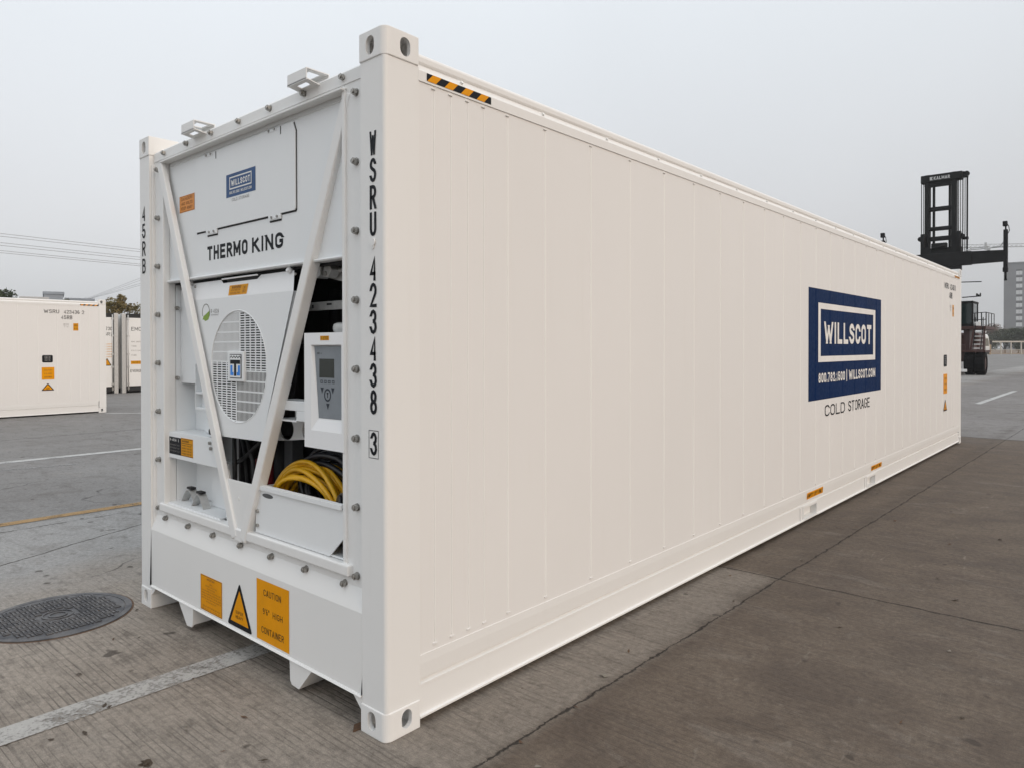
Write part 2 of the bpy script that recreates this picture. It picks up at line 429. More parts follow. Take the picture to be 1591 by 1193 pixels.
# ------------------------------------------------------------------ ground
def ground_material():
    k = NT('yard_concrete')
    p = k.pos()
    s = k.n('SeparateXYZ'); k.t.links.new(p, s.inputs[0])
    X, Y = s.outputs[0], s.outputs[1]
    n_big = k.noise(p, .35, 5, .6)
    n_mid = k.noise(p, 2.2, 7, .65, .4)
    n_drag = k.noise(k.sub(p, (1.1, 3.4, 1)), 1.0, 9, .74, .9)      # scuffs drawn out a little across the slabs
    n_hair = k.noise(k.sub(p, (3.4, 38, 1)), 1.0, 8, .78, .5)             # fine broom texture
    n_fin = k.noise(p, 34, 6, .7)
    n_grit = k.noise(p, 190, 3, .6)
    wob = k.mth('MULTIPLY', k.mth('SUBTRACT', k.noise(p, 1.7, 6, .7), .5), .11)
    wob2 = k.mth('MULTIPLY', k.mth('SUBTRACT', k.noise(p, 8, 6, .8), .5), .10)
    wb = k.mth('ADD', wob, wob2)
    def step(v, at, soft=.03): return k.rng(v, at-soft, at+soft)
    Xw = k.mth('ADD', X, k.mth('MULTIPLY', wb, .8)); Yw = k.mth('ADD', Y, k.mth('MULTIPLY', wb, .8))
    c = k.mix(step(Xw, -5.35, .05), (.215, .209, .204), (.29, .285, .278))
    c = k.mix(step(k.mth('ADD', X, k.mth('MULTIPLY', k.mth('SUBTRACT', n_big, .5), 3.0)), -3.3, .5), c, (.292, .257, .220))
    far = step(Yw, 13.15, .02)
    c = k.mix(k.mth('MULTIPLY', step(X, -.05, .25), .75), c, (.185, .160, .135))
    right = k.mth('MAXIMUM', step(Xw, .385, .05), step(Yw, 3.1, .06))
    right = k.mth('MULTIPLY', right, step(X, -1.5, .9))
    c = k.mix(right, c, k.mix(k.rng(n_mid, .35, .65), (.084, .063, .048), (.150, .119, .092)))
    c = k.mix(k.mth('MULTIPLY', far, step(X, -3.5, .5)), c, (.205, .195, .190))
    # tone: broad stains, drags, mottling, grit
    c = k.mix(k.rng(n_big, .38, .72, 0, .32), c, (.085, .073, .064))
    c = k.mix(k.rng(n_drag, .54, .74, 0, .36), c, (.27, .245, .22))
    c = k.mix(k.rng(n_drag, .45, .28, 0, .5), c, (.065, .054, .046))
    c = k.mix(k.rng(n_mid, .54, .74, 0, .40), c, (.095, .08, .068))
    c = k.mix(k.rng(k.noise(p, 7, 8, .78), .52, .70, 0, .60), c, (.062, .051, .043))
    c = k.mix(k.rng(k.noise(p, 4.2, 8, .8, .5), .58, .74, 0, .45), c, (.24, .215, .19))
    c = k.mix(k.mth('MULTIPLY', k.rng(n_hair, .50, .66, 0, .50), step(X, -3.2, .5)), c, (.06, .05, .043))
    hi = k.n('HueSaturation'); k.t.links.new(c, hi.inputs['Color'])
    k.t.links.new(k.mth('MULTIPLY', k.rng(n_fin, .25, .75, .66, 1.34), k.rng(n_grit, .25, .75, .70, 1.30)), hi.inputs['Value'])
    c = hi.outputs[0]
    # tined grooves running across the slabs, worn away in places
    gw = k.mth('ADD', k.mth('MULTIPLY', Y, 1/.031), k.mth('MULTIPLY', k.noise(k.sub(p, (.5, 14, 1)), 1, 2), 2.2))
    g = k.mth('ABSOLUTE', k.mth('SUBTRACT', k.mth('FRACT', gw), .5))
    worn = k.mth('MULTIPLY', k.rng(k.noise(k.sub(p, (1.2, 2.6, 1)), 1.6, 5, .7), .40, .62), k.rng(n_fin, .3, .5, .35, 1))
    worn = k.mth('MULTIPLY', worn, step(X, -3.0, .4))
    worn = k.mth('MULTIPLY', worn, k.mth('SUBTRACT', 1.0, far))
    groove = k.mth('MULTIPLY', k.rng(g, .13, .03), worn)
    c = k.mix(k.mth('MULTIPLY', groove, k.rng(X, -.3, .5, .55, .20)), c, (.05, .042, .036))
    # cracks and joints: (distance to a line) < width
    def line(v, at, wd, amt=1.0):
        d = k.mth('ABSOLUTE', k.mth('SUBTRACT', v, at))
        return k.rng(d, wd, k.mth('MULTIPLY', wd, .35))
    wv = k.mth('ADD', k.rng(k.noise(p, 4.5, 6, .85), .42, .75, .0035, .020), k.rng(k.noise(p, 13, 5, .8), .58, .72, 0, .040))
    cr1 = line(k.mth('ADD', X, k.mth('SUBTRACT', k.mth('MULTIPLY', wb, .55), k.mth('MULTIPLY', Y, .011))), .375, wv)
    wv2 = k.mth('ADD', k.rng(k.noise(p, 4.1, 4, .7), .35, .8, .004, .011), k.rng(k.noise(p, 15, 5, .8), .60, .72, 0, .022))
    cr2 = k.mth('MULTIPLY', line(k.mth('ADD', Y, k.mth('MULTIPLY', wb, .55)), 3.1, k.mth('MULTIPLY', wv2, 1.6)), step(X, -.6, .1))
    cr3 = k.mth('MULTIPLY', line(k.mth('ADD', Y, k.mth('MULTIPLY', wb, .4)), 13.15, .03), step(X, -3, .2))
    cr4 = k.mth('MULTIPLY', line(k.mth('ADD', X, k.mth('ADD', k.mth('MULTIPLY', Y, .45), wob)), -4.18, .012), k.mth('SUBTRACT', 1.0, step(X, -3.3)))
    cr5 = k.mth('MULTIPLY', line(k.mth('ADD', X, wob2), -5.15, .014), k.rng(n_mid, .4, .55))
    cr6 = line(k.mth('ADD', X, k.mth('MULTIPLY', wob, .5)), -12.6, .022)
    vor = k.n('TexVoronoi', feature='DISTANCE_TO_EDGE'); vv = k.n('VectorMath', operation='ADD')
    nz = k.n('TexNoise'); nz.inputs['Scale'].default_value = .9; nz.inputs['Detail'].default_value = 5; k.t.links.new(p, nz.inputs['Vector'])
    k.t.links.new(p, vv.inputs[0]); k.t.links.new(nz.outputs['Color'], vv.inputs[1])
    k.t.links.new(vv.outputs[0], vor.inputs['Vector']); vor.inputs['Scale'].default_value = .42
    cr7 = k.mth('MULTIPLY', k.rng(vor.outputs['Distance'], .0045, .001), k.mth('MULTIPLY', k.rng(n_big, .52, .6), k.mth('SUBTRACT', 1.0, step(X, -2.2))))
    cr = cr1
    for q in (cr2, cr3, cr4, cr5, cr6, k.mth('MULTIPLY', cr7, .7)): cr = k.mth('MAXIMUM', cr, q)
    # dark dirt staining along the main joint, small oil spots
    scr = k.mth('MULTIPLY', k.rng(k.noise(k.sub(p, (9, 1.6, 1)), 1.0, 3, .6, 1.5), .66, .72, 0, .4), k.rng(n_mid, .45, .6))
    c = k.mix(scr, c, (.26, .235, .205))
    soil = k.mth('MULTIPLY', k.rng(k.mth('ABSOLUTE', k.mth('SUBTRACT', X, .39)), .14, 0, 0, .45), k.rng(n_mid, .4, .6))
    spot = k.rng(k.noise(p, 6.5, 2, .4), .705, .74)
    c = k.mix(k.mth('MAXIMUM', soil, k.mth('MULTIPLY', spot, .75)), c, (.045, .036, .030))
    c = k.mix(k.mth('MULTIPLY', cr, .92), c, (.020, .016, .013))
    k.t.links.new(c, k.b.inputs['Base Color'])
    k.t.links.new(k.rng(n_mid, .3, .7, .70, .93), k.b.inputs['Roughness'])
    k.b.inputs['Specular IOR Level'].default_value = .3
    h = k.mth('ADD', k.mth('MULTIPLY', n_fin, .5), k.mth('MULTIPLY', n_grit, .35))
    h = k.mth('SUBTRACT', h, k.mth('ADD', k.mth('MULTIPLY', groove, .8), k.mth('MULTIPLY', cr, 3.0)))
    k.bump(h, .55, .006)
    return k.m
gb = MB()
gb.face([(-900, -700, 0), (900, -700, 0), (900, 1100, 0), (-900, 1100, 0)])
tag(gb.build('ground', ground_material()), kind='structure')

def paint_line(name, col, wear):
    k = NT(name)
    p = k.pos()
    a = k.noise(p, 3.5, 6, .7); b = k.noise(p, 55, 5, .7)
    c = k.mix(k.rng(b, .3, .7), tuple(x*.72 for x in col), col)
    c = k.mix(k.rng(a, .5, .75, 0, .5), c, tuple(x*.55 for x in col))
    k.t.links.new(c, k.b.inputs['Base Color']); k.b.inputs['Roughness'].default_value = .75
    al = k.mth('ADD', k.mth('MULTIPLY', a, .6), k.mth('MULTIPLY', b, .6))
    k.t.links.new(k.rng(al, wear, wear+.16, 1.0, .10), k.b.inputs['Alpha'])
    return k.m
def strip(name, pts, mt):
    mb = MB()
    mb.face([(x, y, .004) for x, y in pts])
    tag(mb.build(name, mt), kind='structure')
wl = paint_line('worn_white_line', (.47, .46, .44), .57)
wf = paint_line('white_line_far', (.50, .50, .49), .63)
yl = paint_line('worn_yellow_line', (.36, .22, .085), .60)
strip('painted_line', [(-1.31, -9), (-1.15, -9), (-1.15, 3.0), (-1.31, 3.0)], wl)
strip('painted_line', [(-9.76, -40), (-9.57, -40), (-9.57, 60), (-9.76, 60)], wf)
strip('painted_line', [(-9.42, -1.2), (-9.25, -1.2), (-8.70, 1.6), (-8.82, 1.6)], paint_line('faded_line', (.36, .36, .355), .50))
strip('painted_line', [(-5.56, -40), (-5.42, -40), (-5.36, 40), (-5.50, 40)], yl)
strip('painted_line', [(-16.95, 4.72), (-16.75, 4.72), (-14.0, 7.6), (-14.25, 7.6)], wf)
for y0 in (22, 38, 54):
    strip('painted_line', [(-1.28, y0), (-1.12, y0), (-1.12, y0+8), (-1.28, y0+8)], wf)

# small dead leaves and crumbs scattered on the concrete
lb = MB()
for i in range(240):
    if i < 150: x, y = random.uniform(.1, 9), random.uniform(-1.5, 11)
    else: x, y = random.uniform(-6, .3), random.uniform(-2.0, 0.0) if random.random() < .6 else random.uniform(-2, 3)
    if -2.6 < x < .05 and y > -.05: continue
    s_ = random.choice((.006, .008, .010, .013, .022 if random.random() < .3 else .009)); a = random.uniform(0, 6.28)
    pts = [(x+s_*q*math.cos(a+b), y+s_*q*math.sin(a+b), .003+random.uniform(0, s_*.5)) for b, q in ((0, 1.3), (1.2, .6), (2.4, .9), (3.6, 1.1), (5.0, .55))]
    lb.face(pts, random.randrange(3))
for i in range(46):
    if i < 30: x, y = random.uniform(.15, 4.5), random.uniform(-1.2, 7)
    else: x, y = random.uniform(-2.2, 0), random.uniform(-1.6, -.1)
    s_ = random.uniform(.010, .022); a = random.uniform(0, 6.28); q1 = random.uniform(.25, .6)
    pts = [(x+s_*q*math.cos(a+b), y+s_*q*math.sin(a+b), .003+random.uniform(0, s_*.35)) for b, q in ((0, 1.2), (.9, q1), (2.2, q1*.9), (3.2, 1.1), (4.2, q1), (5.4, q1*.8))]
    lb.face(pts, random.choice((0, 1, 1)))
for i in range(14):
    a = random.uniform(0, 6.28); r_ = random.uniform(0, .035)
    x, y = -.585+r_*math.cos(a), -.70+r_*.6*math.sin(a); s_ = random.uniform(.008, .020); b_ = random.uniform(0, 6.28)
    lb.face([(x+s_*q*math.cos(b_+b), y+s_*q*math.sin(b_+b), .002+random.uniform(0, .008)) for b, q in ((0, 1.2), (1.2, .5), (2.6, .7), (3.6, 1.0), (5.0, .5))], 1)
tag(lb.build('leaf_litter', [M['dunnage'], plain('dry_leaf', (.05, .035, .022), .8), plain('pale_crumb', (.20, .18, .15), .9)]),
    'tiny dry leaf scraps and crumbs scattered over the concrete yard', 'litter', kind='stuff')

# ------------------------------------------------------------------ manhole cover
mh = empty('manhole_cover', (-2.58, -.42, 0), label='round cast iron manhole cover with raised chequer pattern set in the concrete', cat='manhole cover')
k = NT('cast_iron')
p = k.pos()
k.t.links.new(k.mix(k.rng(k.noise(p, 9, 6, .7), .35, .7), (.050, .052, .060), (.15, .145, .145)), k.b.inputs['Base Color'])
k.b.inputs['Roughness'].default_value = .55; k.b.inputs['Metallic'].default_value = .35
k.bump(k.noise(p, 150, 4), .4, .003)
iron = k.m
def ring(mb, cx, cy, r0, r1, z0, z1, n=72, m=0):
    V = []
    for i in range(n):
        a = 2*PI*i/n; c, s_ = math.cos(a), math.sin(a)
        V.append([mb.bm.verts.new((cx+r*c, cy+r*s_, z)) for r, z in ((r0, z0), (r0, z1), (r1, z1), (r1, z0))])
    for i in range(n):
        A, B = V[i], V[(i+1) % n]
        for j in range(3): mb.bm.faces.new((A[j], A[j+1], B[j+1], B[j])).material_index = m
b = MB(); ring(b, -2.58, -.42, .394, .404, -.01, .0015); b.build('dirt_gap', [M['dunnage']], mh)
b = MB(); ring(b, -2.58, -.42, .357, .392, -.01, .0055)
bmesh.ops.recalc_face_normals(b.bm, faces=b.bm.faces[:])
b.build('frame', [iron], mh)
b = MB(); b.cyl((-2.58, -.42, -.02), (-2.58, -.42, .0045), .353, 72)
lid = b
pit_ = .041
for i in range(-9, 10):
    for j in range(-9, 10):
        x, y = i*pit_, j*pit_
        if math.hypot(x, y) > .325 or (math.hypot(x, y) < .095): continue
        a, bb = (.035, .011) if (i+j) % 2 else (.011, .035)
        if (i+j) % 2: lid.box((-2.58+x-a/2, -.42+y-bb/2-.010, .004), (-2.58+x+a/2, -.42+y+bb/2-.010, .0105)); lid.box((-2.58+x-a/2, -.42+y-bb/2+.010, .004), (-2.58+x+a/2, -.42+y+bb/2+.010, .0105))
        else: lid.box((-2.58+x-a/2-.010, -.42+y-bb/2, .004), (-2.58+x+a/2-.010, -.42+y+bb/2, .0105)); lid.box((-2.58+x-a/2+.010, -.42+y-bb/2, .004), (-2.58+x+a/2+.010, -.42+y+bb/2, .0105))
ring(lid, -2.58, -.42, .075, .083, .003, .010, 40); ring(lid, -2.58, -.42, .040, .050, .003, .010, 30)
lid.build('lid', [iron], mh)
b = MB()
for q in ((-.27, .10), (.27, -.06)): b.cyl((-2.58+q[0], -.42+q[1], .008), (-2.58+q[0], -.42+q[1], .0102), .011, 12)
b.build('lifting_hole', [M['black']], mh)

# ------------------------------------------------------------------ the refrigerated container
L_, W_, H_ = 12.192, 2.438, 2.896
RIBS = [.269, .370, .474, .578, .745, 1.033] + [1.434+.4035*i for i in range(25)] + [11.40, 11.60, 11.80]
RIBS = [y for y in RIBS if y < 11.95]

def corner_casting(root, cx, cy, cz, sx, sy, bottom):
    """cx, cy = outer corner; sx, sy point into the container"""
    def P(x, y): return (cx+sx*x, cy+sy*y)
    e = .005
    r = .032
    out = [(-e+r-r*math.sin(a), -e+r-r*math.cos(a)) for a in [PI/2*i/6 for i in range(7)]]
    outline = [P(*q) for q in out[::-1]] + [P(.162, -e), P(.162, .178), P(-e, .178)]
    z0, z1 = (cz, cz+.118)
    base = MB(); base.poly(outline, 'z', z0, z1, bev=.004)
    t = .016
    cav = bm_poly([P(t+.02, t), P(t, t+.02), P(t, .162), P(.146, .162), P(.146, t)], 'z', z0+.014, z1-.014)
    zc = cz + (.065 if bottom else .056)
    xs = sorted((cx+sx*-.02, cx+sx*.05)); ys = sorted((cy+sy*-.02, cy+sy*.05))
    hole_y = bm_poly(stadium((cx+sx*.0885, zc), .054, .078), 'y', ys[0], ys[1])
    hole_x = bm_poly(stadium((cy+sy*.104, zc), .054, .078), 'x', xs[0], xs[1])
    me = boolean_cut(base.bm, [cav, hole_y, hole_x])
    mb = MB(); mb.add_mesh(me); bpy.data.meshes.remove(me)
    return mb.build('corner_casting', [M['white']], root)

def side_wall(root, logo=None):
    """the long wall at x = 0: sheet, ribs, rails"""
    b = MB()
    b.box((-.06, .17, .30), (-.004, 12.03, 2.725))
    for y in RIBS:
        for z0, z1 in ((.335, 2.700),):
            hw = .0038 if y < .6 else .0075
            pr = [(-.005, y-hw), (-.0012, y-hw*.4), (-.0012, y+hw*.4), (-.005, y+hw)]
            b.poly([(q[0], q[1]) for q in pr], 'z', z0, z1, 1)
        b.box((-.004, y-.016, 2.703), (.0025, y+.006, 2.709), bev=.001)
        b.box((-.004, y-.012, .322), (.001, y+.012, .330), bev=.001)
    b.build('side_panel', [M['sheet'], M['bead']], root)
    # top rail: flat band, chamfer, groove, rounded crown
    prof = [(-.10, 2.722), (.001, 2.720), (.001, 2.764), (-.016, 2.786), (-.022, 2.796), (-.018, 2.801), (-.015, 2.808),
            (-.015, 2.828), (-.019, 2.838), (-.027, 2.845), (-.038, 2.848), (-.10, 2.848)]
    b = MB(); b.poly([(x, z) for x, z in prof], 'y', .178, 12.014)
    for i in range(21):
        y = .44+.578*i
        if y < 11.9: b.cyl((-.012, y, 2.779), (-.002, y, 2.785), .008, 8)
    b.build('top_rail', [M['white']], root)
    # bottom rail: pressed flange above, channel below with two fork pockets
    prof = [(-.06, .155), (-.06, .303), (-.001, .300), (-.001, .262), (-.005, .198), (-.020, .188), (-.020, .182), (-.004, .176), (-.004, .168), (-.06, .168)]
    b = MB(); b.poly([(x, z) for x, z in prof], 'y', .178, 12.014)
    segs = [(.178, 4.735), (5.10, 6.715), (7.07, 12.014)]
    for y0, y1 in segs:
        b.poly([(-.06, .168), (-.006, .168), (-.006, .048), (.006, .044), (.006, .036), (-.06, .036)], 'y', y0, y1)
    for y0, y1 in ((4.735, 5.10), (6.715, 7.07)):
        b.box((-.008, y0, .146), (.0, y1, .168))
        b.box((-.06, y0, .036), (.004, y1, .048))
        b.box((-.075, y0-.05, .030), (-.062, y1+.05, .17))
        b.box((-.005, y0-.075, .040), (.001, y0-.060, .168), bev=.002); b.box((-.008, y0-.004, .040), (.002, y0+.006, .160), bev=.002)
    b.build('bottom_rail', [M['white']], root)

def post(root, x0, x1, y0, y1, side):
    b = MB()
    s = 1 if side > 0 else -1
    xo = x1 if s > 0 else x0
    xi = x0 if s > 0 else x1
    r = .018
    out = [(xo-s*(r-r*math.cos(a)), y0+r-r*math.sin(a)) for a in [PI/2*i/5 for i in range(6)]]
    pts = [(xi, .07), (xi, y0)] + [(p[0], p[1]) for p in out[::-1]] + [(xo, y1), (xo-s*.03, y1), (xo-s*.03, .07)]
    b.poly(pts, 'z', .118, 2.778)
    b.box((xi-s*.012, .012, .5), (xi, .05, 2.72), bev=.004)
    return b.build('corner_post', [M['white']], root)

def vertical_text(b, body, xc, wd, ztop, pitch, h, y=-.0015, bold=.005):
    for i, ch in enumerate(body):
        if ch == ' ': continue
        ww = wd*(.25 if ch in '1I' else 1)
        b.text(ch, (xc-ww/2, y, ztop-i*pitch-h), (ww, 0, 0), (0, 0, h), 0, bold)

def side_marks(root, serial, big_logo, far_marks=True):
    S = lambda b, body, y0, y1, z0, z1, m=0, bold=.0, x=-.0008: b.text(body, (x, y0, z0), (0, y1-y0, 0), (0, 0, z1-z0), m, bold)
    def plate(b, y0, y1, z0, z1, m, x0=-.0032, x1=-.0025): b.box((x0, y0, z0), (x1, y1, z1), m)
    def ribbed(b, y0, y1, z0, z1, m):
        b.face([(-.0030, y0, z0), (-.0030, y1, z0), (-.0030, y1, z1), (-.0030, y0, z1)], m)
        for y in RIBS:
            if y0+.01 < y < y1-.01:
                pr = [(-.0029, y-.0112), (-.0006, y-.005), (-.0006, y+.005), (-.0029, y+.0112)]
                b.poly(pr, 'z', z0, z1, m)
    def stripes(y0, y1, z0, z1):
        b = MB(); x = .0022
        b.face([(x, y0, z0), (x, y1, z0), (x, y1, z1), (x, y0, z1)], 0)
        h = z1-z0; n = 4; p_ = (y1-y0)/n
        for i in range(n):
            a = y0+i*p_+p_*.02
            b.face([(x+.0006, a, z0), (x+.0006, a+p_*.5, z0), (x+.0006, min(a+p_*.5+h, y1), z1), (x+.0006, a+h, z1)], 1)
        b.build('hazard_stripe', [M['ink'], M['orange']], root)
    stripes(.224, .623, 2.729, 2.762)
    stripes(11.61, 12.02, 2.727, 2.761)
    if big_logo:
        b = MB()
        ribbed(b, 4.865, 7.28, 1.105, 2.150, 0)
        x = .0000
        for (a0, a1, z0, z1) in ((5.12, 7.03, 1.962, 2.019), (5.12, 7.03, 1.458, 1.514), (5.12, 5.187, 1.514, 1.962), (6.945, 7.03, 1.514, 1.962)):
            b.face([(x, a0, z0), (x, a1, z0), (x, a1, z1), (x, a0, z1)], 1)
        S(b, 'WILLSCOT', 5.29, 6.87, 1.632, 1.845, 1, .022, x)
        S(b, '800.782.1500', 5.13, 5.925, 1.262, 1.355, 1, .02, x)
        b.face([(x, 5.975, 1.25), (x, 5.995, 1.25), (x, 5.995, 1.372), (x, 5.975, 1.372)], 1)
        S(b, 'WILLSCOT.COM', 6.06, 7.03, 1.262, 1.362, 1, .02, x)
        b.build('company_sign', [M['navy'], M['letter']], root)
        b = MB(); S(b, 'COLD', 5.32, 5.93, .938, 1.047, 0, .0); S(b, 'STORAGE', 6.05, 6.82, .938, 1.047, 0, .0)
        b.build('lettering', [M['ink']], root)
    # marks near the door end
    b = MB()
    S(b, 'WSRU', 10.84, 11.16, 2.51, 2.60); S(b, serial, 11.26, 11.60, 2.51, 2.60); S(b, '3' if big_logo else '2', 11.65, 11.70, 2.51, 2.60)
    S(b, '45RB', 11.20, 11.44, 2.37, 2.465)
    b.build('serial_lettering', [M['ink']], root)
    b = MB()
    for i, t in enumerate(('823', 'TV')): S(b, t, 11.25, 11.36, 2.225-i*.06, 2.265-i*.06)
    b.build('weight_lettering', [M['greyink']], root)
    b = MB(); plate(b, 11.46, 11.57, 2.09, 2.275, 0)
    for i, t in enumerate(('HIGH', '9 6')): S(b, t, 11.475, 11.555, 2.20-i*.08, 2.24-i*.08, 1, 0, .0015)
    b.build('warning_sticker', [M['amber'], M['brownink']], root)
    b = MB(); b.poly([(10.80+.02, 1.30), (11.02-.02, 1.30), (11.02, 1.32), (11.02, 1.46), (11.0, 1.48), (10.82, 1.48), (10.80, 1.46), (10.80, 1.32)], 'x', -.0032, .0012)
    for i in range(4): S(b, 'MADE FOR', 10.85, 10.97, 1.34+i*.033, 1.358+i*.033, 1, .0, .002)
    b.build('plate_sticker', [M['ink'], M['galv']], root)
    b = MB(); plate(b, 10.79, 11.05, .885, 1.185, 0, -.0032, .0008)
    for i, t in enumerate(('CAUTION', '9 6 HIGH', 'CONTAINER')): S(b, t, 10.84, 11.0, 1.10-i*.085, 1.13-i*.085, 1, 0, .002)
    b.build('caution_sticker', [M['orange'], M['brownink']], root)
    b = MB(); tri(b, 'x', 10.915, .62, .27, .18, .001)
    S(b, 'SUPER', 10.88, 10.95, .665, .685, 0, 0, .004); S(b, 'HEAVY', 10.88, 10.95, .642, .660, 0, 0, .004)
    b.build('heavy_triangle', [M['ink'], M['orange']], root)
    for a0, a1, z0, z1 in ((4.825, 5.265, .216, .274), (6.89, 7.32, .210, .264)):
        b = MB()
        def rx(z): return (-.001 if z >= .262 else -.001-(.262-z)*.0625)+.0012
        b.face([(rx(z0), a0, z0), (rx(z0), a1, z0), (rx(.262), a1, .262), (rx(.262), a0, .262)], 0)
        if z1 > .2625: b.face([(rx(.262), a0, .262), (rx(.262), a1, .262), (rx(z1), a1, z1), (rx(z1), a0, z1)], 0)
        zz0, zz1 = z0+.010, z1-.012
        b.text('EMPTY LIFT ONLY', (rx(zz0)+.001, a0+.015, zz0), (0, a1-a0-.03, 0), (rx(zz1)-rx(zz0)+.0004, 0, zz1-zz0), 1, .01)
        b.build('lift_sticker', [M['orange'], M['ink']], root)

def tri(b, axis, c, z0, wd, h, off):
    """rounded black warning triangle with an orange field"""
    def rounded(w2, hh, zb, r):
        pts = [(-w2, zb), (w2, zb), (0, zb+hh)]
        out = []
        for i in range(3):
            A = Vector(pts[i]); P_ = Vector(pts[i-1]); N_ = Vector(pts[(i+1) % 3])
            a = A+(P_-A).normalized()*r*1.7; d = A+(N_-A).normalized()*r*1.7
            for t in (0, .33, .66, 1): out.append((1-t)*(1-t)*a+2*t*(1-t)*A+t*t*d)
        return out
    for lvl, (w2, hh, zb, r) in enumerate(((wd/2, h, z0, .012), (wd/2*.72, h*.72, z0+h*.105, .003))):
        pts = rounded(w2, hh, zb, r)
        if axis == 'y': b.face([(c+p[0], -off-lvl*.0006, p[1]) for p in pts], lvl)
        else: b.face([(off+lvl*.0006, c+p[0], p[1]) for p in pts], lvl)

def container_shell(root, serial, big_logo, front):
    for (cx, sx) in ((0, -1), (-W_, 1)):
        for (cy, sy) in ((0, 1), (L_, -1)):
            corner_casting(root, cx, cy, 0, sx, sy, True)
            corner_casting(root, cx, cy, H_-.118, sx, sy, False)
    side_wall(root)
    post(root, -.158, 0, 0, .182, 1)
    post(root, -W_, -W_+.158, 0, .182, -1)
    b = MB()
    b.box((-.16, 12.03, .118), (0, 12.192, 2.778), bev=.008); b.build('corner_post', [M['white']], root)
    b = MB(); b.box((-W_, 12.03, .118), (-W_+.16, 12.192, 2.778), bev=.008); b.build('corner_post', [M['white']], root)
    b = MB(); b.box((-W_+.004, .165, .16), (-W_+.06, 12.03, 2.78)); b.build('side_panel', [M['white']], root)
    b = MB(); b.box((-W_+.003, .18, .028), (-W_+.05, 12.02, .158)); b.build('bottom_rail', [M['white']], root)
    b = MB(); b.box((-W_+.06, .16, 2.79), (-.09, 12.1, 2.842), bev=.004); b.build('roof', [M['white']], root)
    b = MB(); b.box((-W_+.06, .50, .030), (-.0765, 12.0, .30)); b.box((-W_+.061, .47, .30), (-.061, .50, 2.79)); b.build('floor_frame', [M['void']], root)  # underside filled low and coloured dark to deepen the shade below the rail
    b = MB()
    b.box((-W_+.16, 12.08, .10), (-W_/2-.012, 12.15, 2.79), bev=.006); b.box((-W_/2+.012, 12.08, .10), (-.16, 12.15, 2.79), bev=.006)
    for x in (-2.1, -1.5, -.94, -.34): b.cyl((x, 12.165, .14), (x, 12.165, 2.76), .017, 10)
    b.build('door', [M['white']], root)

box_root = empty('refrigerated_container', (0, 0, 0), label='large white refrigerated container filling the foreground, with a yellow cable coil in its front', cat='shipping container')
container_shell(box_root, '423438', True, True)
side_marks(box_root, '423438', True)

# --- front frame
fr = MB()
fr.box((-2.28, .030, .50), (-2.118, .084, 2.79), bev=.003)
fr.box((-.312, .030, .50), (-.158, .084, 2.79), bev=.003)
fr.box((-2.118, .030, 2.722), (-.312, .075, 2.79), bev=.003)
fr.box((-2.118, .030, .50), (-.312, .075, .62), bev=.003)
fr.box((-.318, .018, .65), (-.296, .050, 2.72), bev=.004)
fr.box((-2.136, .012, .65), (-2.114, .050, 2.72), bev=.004)
fr.box((-2.136, .000, 2.704), (-.296, .050, 2.714), bev=.003)
fr.build('front_frame', [M['white']], box_root)
hd = MB()
hd.poly([(.026, 2.735), (.026, 2.786), (.040, 2.800), (.16, 2.802), (.16, 2.735)], 'x', -2.274, -.164)
hd.build('front_header', [M['white']], box_root)
rl = MB()
rl.box((-2.175, .004, .618), (-.262, .06, .668), bev=.008, seg=3)
rl.build('sill_rail', [M['white']], box_root)

# --- skirt under the unit with its tunnel teeth
sk = MB()
sk.poly([(.030, .58), (.05, .58), (.05, .155), (-.006, .148), (-.010, .142), (.004, .142), (.0, .155), (.0, .490), (.004, .503)], 'x', -2.279, -.159)
for s_ in (1, -1):
    X = lambda x: x if s_ > 0 else -2.438-x
    sk.poly([(X(-.240), .152), (X(-.160), .082), (X(-.160), .152)], 'y', .0, .05)
    sk.poly([(X(-.720), .150), (X(-.714), .040), (X(-.700), .024), (X(-.640), .020), (X(-.520), .150)], 'y', .001, .010)
    sk.poly([(X(-.720), .150), (X(-.714), .040), (X(-.706), .040), (X(-.712), .150)], 'y', .010, .42)
    sk.poly([(X(-.640), .020), (X(-.520), .150), (X(-.530), .150), (X(-.648), .024)], 'y', .010, .42)
    sk.box((X(-.155), .05, .118), (X(-.24), .10, .150))
sk.box((-2.27, .05, .150), (-.17, .50, .17))
sk.build('front_skirt', [M['white']], box_root)

# --- bolts
def bolt(x, z):
    b = MB()
    b.cyl((x, .030, z), (x, .0262, z), .0172, 16); b.cyl((x, .0262, z), (x, .0225, z), .0130, 16); b.cyl((x, .0225, z), (x, .0095, z), .0148, 6); b.cyl((x, .0095, z), (x, .004, z), .0085, 10)
    return b.build('bolt', [M['steel']], box_root)
b0 = bolt(-2.218, .628)
for i in range(8):
    for x in (-2.218, -.226):
        if i == 0 and x == -2.218: continue
        copy_part(b0, box_root, (x+2.218, random.uniform(-.001, .001), .2935*i))
for i in range(7):
    for z in (.578, 2.767): copy_part(b0, box_root, (-2.122+.3012*i+2.218, random.uniform(-.001, .001), z-.628))

